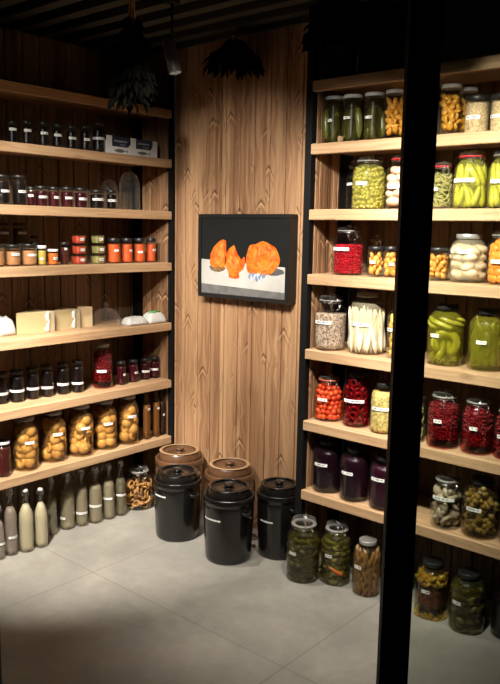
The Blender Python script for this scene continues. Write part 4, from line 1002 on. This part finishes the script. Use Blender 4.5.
for k, (y0, y1, w1) in enumerate(((-.775*W, -.10*W, 'left'), (.15*W, .80*W, 'right'))):
    q = empty('fish_pack', (-.055-1.235, (y0+y1)/2-.017, ZL2+.0022)); hw = (y1-y0)/2
    tag(q, 'navy blue fish pack in the %s opening of the white carton' % w1, 'pack', 'navy fish packs')
    MB().box(-.04, .050, -hw, hw, 0, .0965, bev=.001).build('box', M['navy'], q)
    pr = MB(); rnd = random.Random(5+k)
    y = -hw*.72
    while y < hw*.6:
        w_ = rnd.choice((.004, .006, .007)); pr.box(.050, .0506, y, y+w_, .068, .068+rnd.choice((.008, .009)), 0); y += w_+.003
    y = -hw*.1
    while y < hw*.55:
        pr.box(.050, .0506, y, y+.004, .052, .056, 0); y += .006
    pr.build('printed_lettering', M['silver_print'], q)

# ------------------------------------------------------------------ cheese shelf
ZL5 = BOT[5] + SH
M['cheese'] = food('cheese_paste', (.78, .63, .33), (.86, .72, .42), rough=.5, bscale=18)
M['cheese_pale'] = food('cheese_pale', (.72, .58, .33), (.80, .66, .41), rough=.55, bscale=18)
M['rind_white'] = plain('white_wrap_film', (.78, .77, .74), .35)
M['rind'] = plain('pale_wax_rind', (.82, .79, .72), .5)
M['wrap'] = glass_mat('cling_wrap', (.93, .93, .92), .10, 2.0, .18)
def wedge(loc, rz, L, D, Hh, m, label, rind=True, wrap=True):
    t = empty('cheese_wedge', loc, rz); tag(t, label, 'cheese', 'cheese wedges')
    # plan: a wheel sector seen from its long cut face; curved rind at +y
    n = 8; rr = D*1.0
    plan = [(0, -L/2)] + [(0, L/2 - .03)]
    arc = [(-D*k/n, L/2 - .03 + .03*math.sin(PI*(.5 + .5*k/n))) for k in range(0, n+1)]
    plan = [(0, -L/2)] + [(a, b_ - .004) for a, b_ in arc]
    b = MB(); N = len(plan); e = .006
    lay = []
    for z, s_ in ((0, 1), (Hh-e, 1), (Hh, .97)):
        lay += [(x*s_ - D*.5*(1-s_), (y)*s_, z) for x, y in plan]
    fs = [tuple(range(N-1, -1, -1)), tuple(range(2*N, 3*N))]
    for k in range(2):
        for i in range(N):
            j = (i+1) % N; fs.append((k*N+i, k*N+j, (k+1)*N+j, (k+1)*N+i))
    b.add(lay, fs, 0, False); b.build('cheese_paste', m, t)
    if rind:
        r_ = MB(); A = [(a+.0005*(1 if i == 0 else 0), b_ - .003) for i, (a, b_) in enumerate(arc)]; B = [(a - .001, b_ + .004) for a, b_ in arc]
        k_ = len(A)
        vs = [(x, y, 0) for x, y in A] + [(x, y, 0) for x, y in B] + [(x, y, Hh*.985) for x, y in A] + [(x, y, Hh*.97) for x, y in B]
        fs = []
        for i in range(k_-1):
            fs += [(k_+i, k_+i+1, 3*k_+i+1, 3*k_+i), (i+1, i, 2*k_+i, 2*k_+i+1), (2*k_+i, 3*k_+i, 3*k_+i+1, 2*k_+i+1)]
        fs += [(0, k_, 3*k_, 2*k_), (k_-1, 3*k_-1, 4*k_-1, 2*k_-1)]
        r_.add(vs, fs, 0, False); r_.build('rind', M['rind'], t)
    if wrap:
        w_ = MB(); e = .0016; vs = []
        pl = [(.0016, -L/2-.003)] + [(a+.0016-.004*(i == n), b_+.0055) for i, (a, b_) in enumerate(arc)]; N = len(pl)
        rnd = random.Random(3)
        for z in (.0, Hh*.5, Hh+.0018):
            vs += [(x+rnd.uniform(0, .0015), y+rnd.uniform(0, .0015), z) for x, y in pl]
        fs = [tuple(range(2*N, 3*N))]
        for k in range(2):
            for i in range(N):
                j = (i+1) % N; fs.append((k*N+i, k*N+j, (k+1)*N+j, (k+1)*N+i))
        w_.add(vs, fs, 0, False)
        for q in range(5):
            y0 = L/2 - .05 + q*.008
            w_.tube([(.003, y0, Hh*.95), (.004, y0+.012, Hh*.5), (.003, y0+.004, .004)], .0008, 4)
        w_.build('cling_wrap', M['wrap'], t)
        c_ = MB(); m_ = 9; rows = []
        for k in range(m_):
            zz = Hh*.99*k/(m_-1); ed = .020 + .008*math.sin(k*1.3) + .004*math.sin(k*2.9)
            rows += [(.0022, L/2-.028-ed, zz), (.0065+.0015*math.sin(k*2.1), L/2-.028-ed*.45, zz), (.0045, L/2-.026, zz), (.0020, L/2-.026, zz)]
        fs = []
        for k in range(m_-1):
            for i in range(4):
                j = (i+1) % 4; fs.append((k*4+i, k*4+j, (k+1)*4+j, (k+1)*4+i))
        fs += [(3, 2, 1, 0), (m_*4-4, m_*4-3, m_*4-2, m_*4-1)]
        c_.add(rows, fs, 0, True); c_.build('wrap_fold', M['rind_white'], t)
    return t
wedge((-1.300, -.635, ZL5), -.10, .215, .13, .112, M['cheese'], 'large pale yellow cheese wedge, leftmost and widest of the three')
wedge((-1.320, -.425, ZL5), -.08, .165, .13, .108, M['cheese'], 'pale yellow cheese wedge in the middle of the three')
wedge((-1.335, -.285, ZL5), -.05, .100, .13, .112, M['cheese_pale'], 'narrow beige cheese wedge at the right, beside the low glass dome', rind=False, wrap=False)
# low glass dome
t = empty('glass_cloche', (-1.320, -.150, ZL5)); tag(t, 'low wide clear glass dome with knob on the cheese shelf', 'glass dome')
r = .080
MB().lathe([(r, .0006), (r, .004), (r*.99, .030), (r*.93, .056), (r*.78, .078), (r*.5, .093), (r*.2, .099), (r*.14, .100)], 32).build('dome', M['glass_clear'], t)
MB().lathe([(r*.10, .099), (r*.10, .108), (r*.16, .117), (r*.18, .126), (r*.11, .134), (0, .136)], 16).build('knob', M['glass_clear'], t)
# soft packages
M['white_paper'] = food('white_wrapping', (.55, .55, .52), (.72, .72, .70), rough=.5, bscale=30, bump=.5)
M['green_print'] = plain('green_print', (.10, .30, .10), .5)
M['foil'] = food('crumpled_foil', (.35, .34, .32), (.62, .61, .6), rough=.3, bscale=45, bump=.9)
def soft_pack(name, loc, rz, L, D, Hh, m, label, cat, seed, parts=()):
    t = empty(name, loc, rz); tag(t, label, cat)
    rnd = random.Random(seed); b = MB(); nx, ny = 9, 12; vs = []; fs = []
    for lay in (0, 1):
        for i in range(nx):
            for j in range(ny):
                u = -1 + 2*i/(nx-1); v = -1 + 2*j/(ny-1)
                k = (1-abs(u)**4)*(1-abs(v)**4)
                z = (Hh*(.30 + .70*math.sqrt(max(0, k))) + rnd.uniform(-.08, .08)*Hh) if lay else 0
                if lay and (abs(u) > .99 or abs(v) > .99): z = Hh*.25
                vs.append((u*D/2*(1 - (.05*v*v)), v*L/2*(1-.05*u*u), max(z, 0)))
    N = nx*ny
    for i in range(nx-1):
        for j in range(ny-1):
            a = i*ny+j; fs.append((N+a, N+a+ny, N+a+ny+1, N+a+1)); fs.append((a, a+1, a+ny+1, a+ny))
    per = [i*ny for i in range(nx)] + [(nx-1)*ny+j for j in range(1, ny)] + [i*ny+ny-1 for i in range(nx-2, -1, -1)] + [j for j in range(ny-2, 0, -1)]
    for a, c in zip(per, per[1:]+per[:1]): fs.append((a, c, N+c, N+a))
    b.add(vs, fs, 0, True); b.build('wrapping', m, t)
    return t
t = soft_pack('wrapped_package', (-1.235, -.012, ZL5), -.05, .145, .085, .046, M['white_paper'], 'flat white wrapped package right of the low glass dome', 'package', 3)
MB().box(.0432, .0438, -.045, .03, .010, .022).build('paper_label', M['label'], t)
t = soft_pack('wrapped_package', (-1.232, .138, ZL5), -.03, .135, .09, .062, M['white_paper'], 'white and green wrapped package at the right end of the cheese shelf', 'package', 9)
b = MB(); b.tube([(.012, -.045, .0635), (.016, 0, .066), (.010, .035, .0635)], [.004, .010, .004], 6); b.tube([(-.012, -.03, .064), (-.01, .02, .065)], [.006, .003], 6)
b.build('green_band', M['green_print'], t)
soft_pack('wrapped_package', (-1.345, -.800, ZL5), .1, .10, .10, .095, M['foil'], 'crumpled silver foil package at the far left edge beside the largest cheese wedge', 'package', 14)
# cork on the gherkin shelf
t = MB().lathe([(0, 0), (.0125, 0), (.0145, .026), (.0135, .028), (0, .028)], 16).build('cork', food('cork', (.30, .19, .09), (.45, .30, .16), rough=.8, bscale=200), None, (.1295, .052, BOT[2]+SH))
tag(t, 'small cork stopper standing before the leftmost gherkin jars', 'cork')

# ------------------------------------------------------------------ picture
PX0, PX1, PZ0, PZ1 = -.893, -.243, 1.308, 1.770
t = empty('framed_picture', ((PX0+PX1)/2, .2395, (PZ0+PZ1)/2)); tag(t, 'black framed still life of orange pumpkin pieces hanging on the wooden wall', 'picture')
hw, hz = (PX1-PX0)/2, (PZ1-PZ0)/2; fw = .022; dp = .070
b = MB()
b.box(-hw, hw, -dp, -.0, hz-fw, hz, bev=.002); b.box(-hw, hw, -dp, 0, -hz, -hz+fw, bev=.002)
b.box(-hw, -hw+fw, -dp, 0, -hz+fw, hz-fw); b.box(hw-fw, hw, -dp, 0, -hz+fw, hz-fw)
b.build('frame', plain('black_picture_frame', (.010, .010, .010), .45), t)
cw, cz = hw-fw-.001, hz-fw-.001; yc = -dp + .006
MB().box(-cw, cw, yc, -.004, -cz, cz).build('canvas', plain('black_painted_canvas', (.012, .013, .013), .8, 0, .15), t)
def flat(name, pts, m, lift, parent):
    b = MB(); n = len(pts); y = yc - lift
    vs = [(p[0], y, p[1]) for p in pts] + [(p[0], yc, p[1]) for p in pts]
    b.add(vs, [tuple(range(n))] + [(i, n+i, n+(i+1) % n, (i+1) % n) for i in range(n)], 0, False)
    return b.build(name, m, parent)
def C2(px, py):   # canvas fraction -> local
    return (-cw + px*2*cw, cz - py*2*cz)
def grad(name, c0, c1, sc, det=3.0, rough=.5):
    q = NT(name); tc = q.n('ShaderNodeTexCoord').outputs['Object']
    nz = q.n('ShaderNodeTexNoise', {'Vector': tc, 'Scale': sc, 'Detail': det, 'Distortion': 1.0}).outputs[0]
    return q.surf(q.pbr(q.ramp(nz, [(.33, c0), (.68, c1)]), rough))
flat('painted_table_top', [C2(0, .545), C2(1, .60), C2(1, .915), C2(0, .875)], grad('painted_pale_grey', (.50, .49, .46), (.62, .61, .58), 5), .0008, t)
flat('painted_table_edge', [C2(0, .875), C2(1, .915), C2(1, 1), C2(0, 1)], grad('painted_mid_grey', (.13, .13, .13), (.20, .20, .195), 14), .0008, t)
OR = grad('painted_orange', (.62, .055, .006), (.95, .27, .025), 26, 8)
OR2 = grad('painted_red_orange', (.75, .04, .010), (.98, .36, .06), 30, 8)
def poly(cx, cy, rx, ry, seed, a0=0, a1=2*PI, n=22, wob=.07):
    rnd = random.Random(seed); P = []
    ph = [rnd.uniform(0, 6) for _ in range(3)]
    for i in range(n):
        a = a0 + (a1-a0)*i/(n if a1-a0 > 6.2 else n-1)
        k = 1 + wob*(math.sin(3*a+ph[0]) + .6*math.sin(7*a+ph[1]))
        P.append(C2(cx + rx*k*math.cos(a), cy + ry*k*math.sin(a)))
    return P[::-1]
SHD = grad('painted_grey_patch', (.09, .09, .085), (.16, .16, .15), 10)
flat('painted_dark_patch', poly(.88, .66, .10, .05, 8), SHD, .0012, t)
flat('painted_dark_patch', poly(.20, .66, .10, .045, 9), SHD, .0012, t)
flat('painted_pumpkin_piece', [C2(*q) for q in ((.105, .60), (.115, .48), (.155, .38), (.215, .31), (.27, .275), (.305, .29), (.31, .40), (.315, .55), (.295, .64), (.22, .665), (.15, .655))][::-1], OR, .0016, t)
flat('painted_pumpkin_flesh', [C2(*q) for q in ((.15, .58), (.165, .47), (.21, .37), (.27, .31), (.285, .40), (.28, .55), (.22, .62))][::-1], OR2, .0020, t)
flat('painted_pumpkin_piece', [C2(*q) for q in ((.295, .60), (.305, .48), (.35, .39), (.405, .345), (.425, .40), (.45, .46), (.49, .53), (.53, .49), (.545, .57), (.52, .66), (.47, .70), (.475, .77), (.42, .785), (.35, .77), (.34, .70))][::-1], OR, .0016, t)
flat('painted_pumpkin_flesh', [C2(*q) for q in ((.33, .58), (.37, .46), (.40, .42), (.42, .50), (.47, .57), (.46, .64), (.40, .66))][::-1], OR2, .0020, t)
flat('painted_pumpkin_crescent', poly(.640, .525, .092, .195, 14, wob=.05, n=24), OR, .0013, t)
flat('painted_pumpkin_half', poly(.760, .505, .168, .215, 4, wob=.04, n=30), OR, .0016, t)
flat('painted_pumpkin_flesh', poly(.765, .49, .122, .158, 12, wob=.10, n=26), OR2, .0020, t)
flat('painted_pumpkin_seeds', poly(.765, .52, .070, .085, 6, wob=.12), OR, .0024, t)
SB = grad('painted_brown_strings', (.10, .045, .015), (.40, .20, .06), 40, 6)
for k in range(6):
    flat('painted_seed_string', poly(.165+.022*k, .665+.014*math.sin(k*2.4), .015, .022+.012*(k % 2), 40+k, wob=.25, n=9), SB, .0022+.0002*k, t)
PB = plain('painted_pale_blue', (.55, .60, .68), .5)
for k in range(9):
    x, y = .60 + .020*k, .74 + .025*math.sin(k*2.1)
    flat('painted_blue_trinket', poly(x, y, .017, .035, 20+k, wob=.15, n=9), PB if k % 2 else plain('painted_steel_blue', (.20, .27, .42), .5), .0028+.0002*k, t)

# ------------------------------------------------------------------ hanging dried bunches under the ceiling
M['dry_leaf'] = food('dark_dried_leaf', (.002, .002, .0015), (.005, .0045, .003), rough=.9, spec=.05)
M['dry_stem'] = plain('straw_stem_bundle', (.50, .24, .09), .8)
M['string'] = plain('dark_string', (.05, .045, .04), .9)
def bunch(loc, Lb, Wd, n, seed, label, stalk=.085, sr=.013):
    t = empty('dried_herb_bunch', loc); tag(t, label, 'dried herbs', 'dried bunches hanging from the ceiling')
    rnd = random.Random(seed)
    b = MB()
    for i in range(9):
        a = rnd.uniform(0, 6.28); q = sr*math.sqrt(rnd.random())
        b.tube([(q*math.cos(a), q*math.sin(a), .0), (q*.8*math.cos(a), q*.8*math.sin(a), -stalk*.5), (q*1.3*math.cos(a), q*1.3*math.sin(a), -stalk-.04)], .0045, 5)
    b.build('tied_stems', M['dry_stem'], t)
    s = MB()
    for k in range(4): s.tube([((sr+.005)*math.cos(2*PI*i/12), (sr+.005)*math.sin(2*PI*i/12), -stalk*.45-.004*k) for i in range(12)], .0022, 5, closed=True)
    s.build('string', M['string'], t)
    lf = MB()
    for i in range(n):
        f = rnd.random(); a = rnd.uniform(0, 6.28); rr = Wd*(.18 + .82*min(1, f*1.35))*math.sqrt(rnd.random())
        z = -stalk - f*Lb; p = Vector((rr*math.cos(a), rr*math.sin(a), z))
        dr = Vector((math.cos(a)*.5, math.sin(a)*.5, -1 + rnd.uniform(-.3, .5))).normalized(); sd = dr.cross(Vector((rnd.uniform(-1, 1), rnd.uniform(-1, 1), .3))).normalized()
        L = rnd.uniform(.035, .075); w = L*rnd.uniform(.14, .24); up = sd.cross(dr)*w*.5
        c = p + dr*L*.5
        lf.add([p, c+sd*w+up, p+dr*L, c-sd*w+up, c-up*.4], [(0, 1, 4), (1, 2, 4), (2, 3, 4), (3, 0, 4)], 0, False)
    for i in range(14):
        a = rnd.uniform(0, 6.28); rr = Wd*.8*rnd.random()
        lf.tube([(0, 0, -stalk), (rr*.5*math.cos(a), rr*.5*math.sin(a), -stalk-Lb*.5), (rr*math.cos(a), rr*math.sin(a), -stalk-Lb*rnd.uniform(.8, 1))], .002, 4)
    tag(lf.build('dried_leaves', M['dry_leaf'], t), kind='stuff')
    return t
bunch((-.430, -.700, 2.699), .335, .085, 520, 3, 'long dark dried bunch with a straw tied top, hanging before the top left shelf', .135, .012)
bunch((.300, -.222, 2.699), .20, .14, 520, 4, 'wide dark dried bunch hanging above the top right shelf', .05)
bunch((-.560, .088, 2.699), .13, .14, 420, 5, 'short dark dried bunch hanging over the top of the picture wall', .05)

# ------------------------------------------------------------------ door frame and fixed pane
f2 = Vector((-.64392395, .75037434, 0)).normalized(); r2 = Vector((.75037434, .64392395, 0)).normalized()
yaw = math.atan2(r2.y, r2.x)
pc = Vector((1.4295, -1.6162, 0)) + f2*.015 + r2*.0045
dj = (.233+.365)/.745*0 + .0
hwid = .0290
jl = -(.408-.003)*1.4/.745 - .040     # inner edge of the far jamb, along r2 from the post centre
b = MB()
b.box(-hwid, hwid, -.015, .015, 0, 2.42)
b.box(jl-.075, jl, -.015, .015, 0, 2.42)
b.box(jl-.075, 1.5, -.03, .03, 2.42, 2.50)
b.box(hwid, 1.5, -.03, .03, 0, .06)
d = b.build('door_1', M['black_frame'], None, pc); d.rotation_euler = (0, 0, yaw); tag(d, kind='structure')
d = MB().box(hwid, 1.5, -.004, .004, .06, 2.42).build('window_1', M['pane'], None, pc); d.rotation_euler = (0, 0, yaw); tag(d, kind='structure')

# ------------------------------------------------------------------ lamps
M['lamp_body'] = plain('grey_lamp_housing', (.16, .16, .155), .5, .3)
le = NT('lamp_lens'); M['lens'] = le.surf(le.n('ShaderNodeEmission', {'Color': (1, .9, .75, 1), 'Strength': 6.0}).outputs[0])
def lamp(x, y, z, target, watts, angle, blend, label, colr=(1.0, .93, .82)):
    p = Vector((x, y, z)); dr = (Vector(target) - p).normalized()
    q = dr.to_track_quat('-Z', 'Y').to_matrix().to_4x4()
    t = empty('ceiling_spotlight', (x, y, z)); tag(t, label, 'spotlight', 'ceiling spotlights')
    top = Vector((0, 0, .10))
    MB().tube([(0, 0, .055), (0, 0, 2.6995-z)], .006, 8).build('stem', M['black_steel'], t)
    MB().lathe([(0, 2.6895-z), (.035, 2.6895-z), (.035, 2.6995-z), (0, 2.6995-z)], 20).build('ceiling_plate', M['black_steel'], t)
    h = MB().lathe([(0, .075), (.026, .075), (.030, .070), (.030, -.070), (.028, -.074), (.026, -.070), (.026, -.055), (.0, -.055)], 24, M=q).build('lamp_head', M['lamp_body'], t)
    MB().lathe([(.0, -.057), (.024, -.057)], 20, M=q).build('lens', M['lens'], t)
    L = bpy.data.lights.new('spot_beam', 'SPOT'); L.energy = watts; L.spot_size = math.radians(angle); L.spot_blend = blend; L.shadow_soft_size = .022; L.color = colr
    o = bpy.data.objects.new('spot_beam', L); col.objects.link(o); o.parent = t
    o.matrix_local = Matrix.Translation(dr*.072) @ q
    return t
lamp(-.49, -.4158, 2.4586, (.12, -.22, .0), 110, 54, 1.0, 'small grey ceiling spotlight hanging before the upper left of the picture wall')
lamp(.32, -1.50, 2.46, (-.66, .24, 1.60), 150, 50, 1.0, 'ceiling spotlight above the photo aimed at the picture')
lamp(-.49, -1.85, 2.46, (-1.17, -.50, 1.36), 130, 60, 1.0, 'ceiling spotlight above the photo aimed at the left shelves')
lamp(-.15, -1.60, 2.46, (-1.17, -.20, 1.25), 130, 64, 1.0, 'ceiling spotlight above the photo aimed at the peach jars')
lamp(1.00, -1.15, 2.46, (.90, 0, 1.62), 300, 70, .9, 'ceiling spotlight above the photo aimed at the right shelves')
lamp(.50, -1.20, 2.46, (.22, 0, 1.50), 160, 70, .9, 'ceiling spotlight above the photo aimed at the asparagus jar')
lamp(-.30, -1.75, 2.46, (-1.15, -.45, 0.10), 640, 46, 1.0, 'ceiling spotlight above the photo aimed at the bottles on the floor')
lamp(.92, -.76, 2.46, (.32, -.15, 0), 130, 46, 1.0, 'ceiling spotlight above the photo aimed at the floor by the pickle jars')
lamp(.30, -1.85, 2.46, (-.20, -1.1, 0), 14, 80, 1.0, 'unseen spotlight added to brighten the open floor')  # weak fill lamp out of view, added only to lift the floor

w = bpy.data.worlds.new('dim_room'); scene.world = w; w.use_nodes = True
w.node_tree.nodes['Background'].inputs[0].default_value = (.9, .95, 1.0, 1); w.node_tree.nodes['Background'].inputs[1].default_value = .006

# ------------------------------------------------------------------ camera
cam = bpy.data.cameras.new('camera'); co = bpy.data.objects.new('camera', cam); col.objects.link(co)
R = ((.75703036, .6531421, .01761897), (.11075638, -.10170422, -.98863), (-.64392395, .75037434, -.14933284))
co.matrix_world = Matrix(((R[0][0], -R[1][0], -R[2][0], CAM.x), (R[0][1], -R[1][1], -R[2][1], CAM.y), (R[0][2], -R[1][2], -R[2][2], CAM.z), (0, 0, 0, 1)))
cam.sensor_fit = 'VERTICAL'; cam.sensor_height = 24.0; cam.lens = 24.0*745.1/684.0; cam.clip_start = .02
scene.camera = co
scene.view_settings.view_transform = 'Standard'; scene.view_settings.look = 'None'; scene.view_settings.gamma = 1.0
scene.view_settings.exposure = 0.0
scene.cycles.transparent_max_bounces = 40
scene.cycles.max_bounces = 8
scene.cycles.sample_clamp_indirect = 3.0
scene.cycles.caustics_reflective = False; scene.cycles.caustics_refractive = False
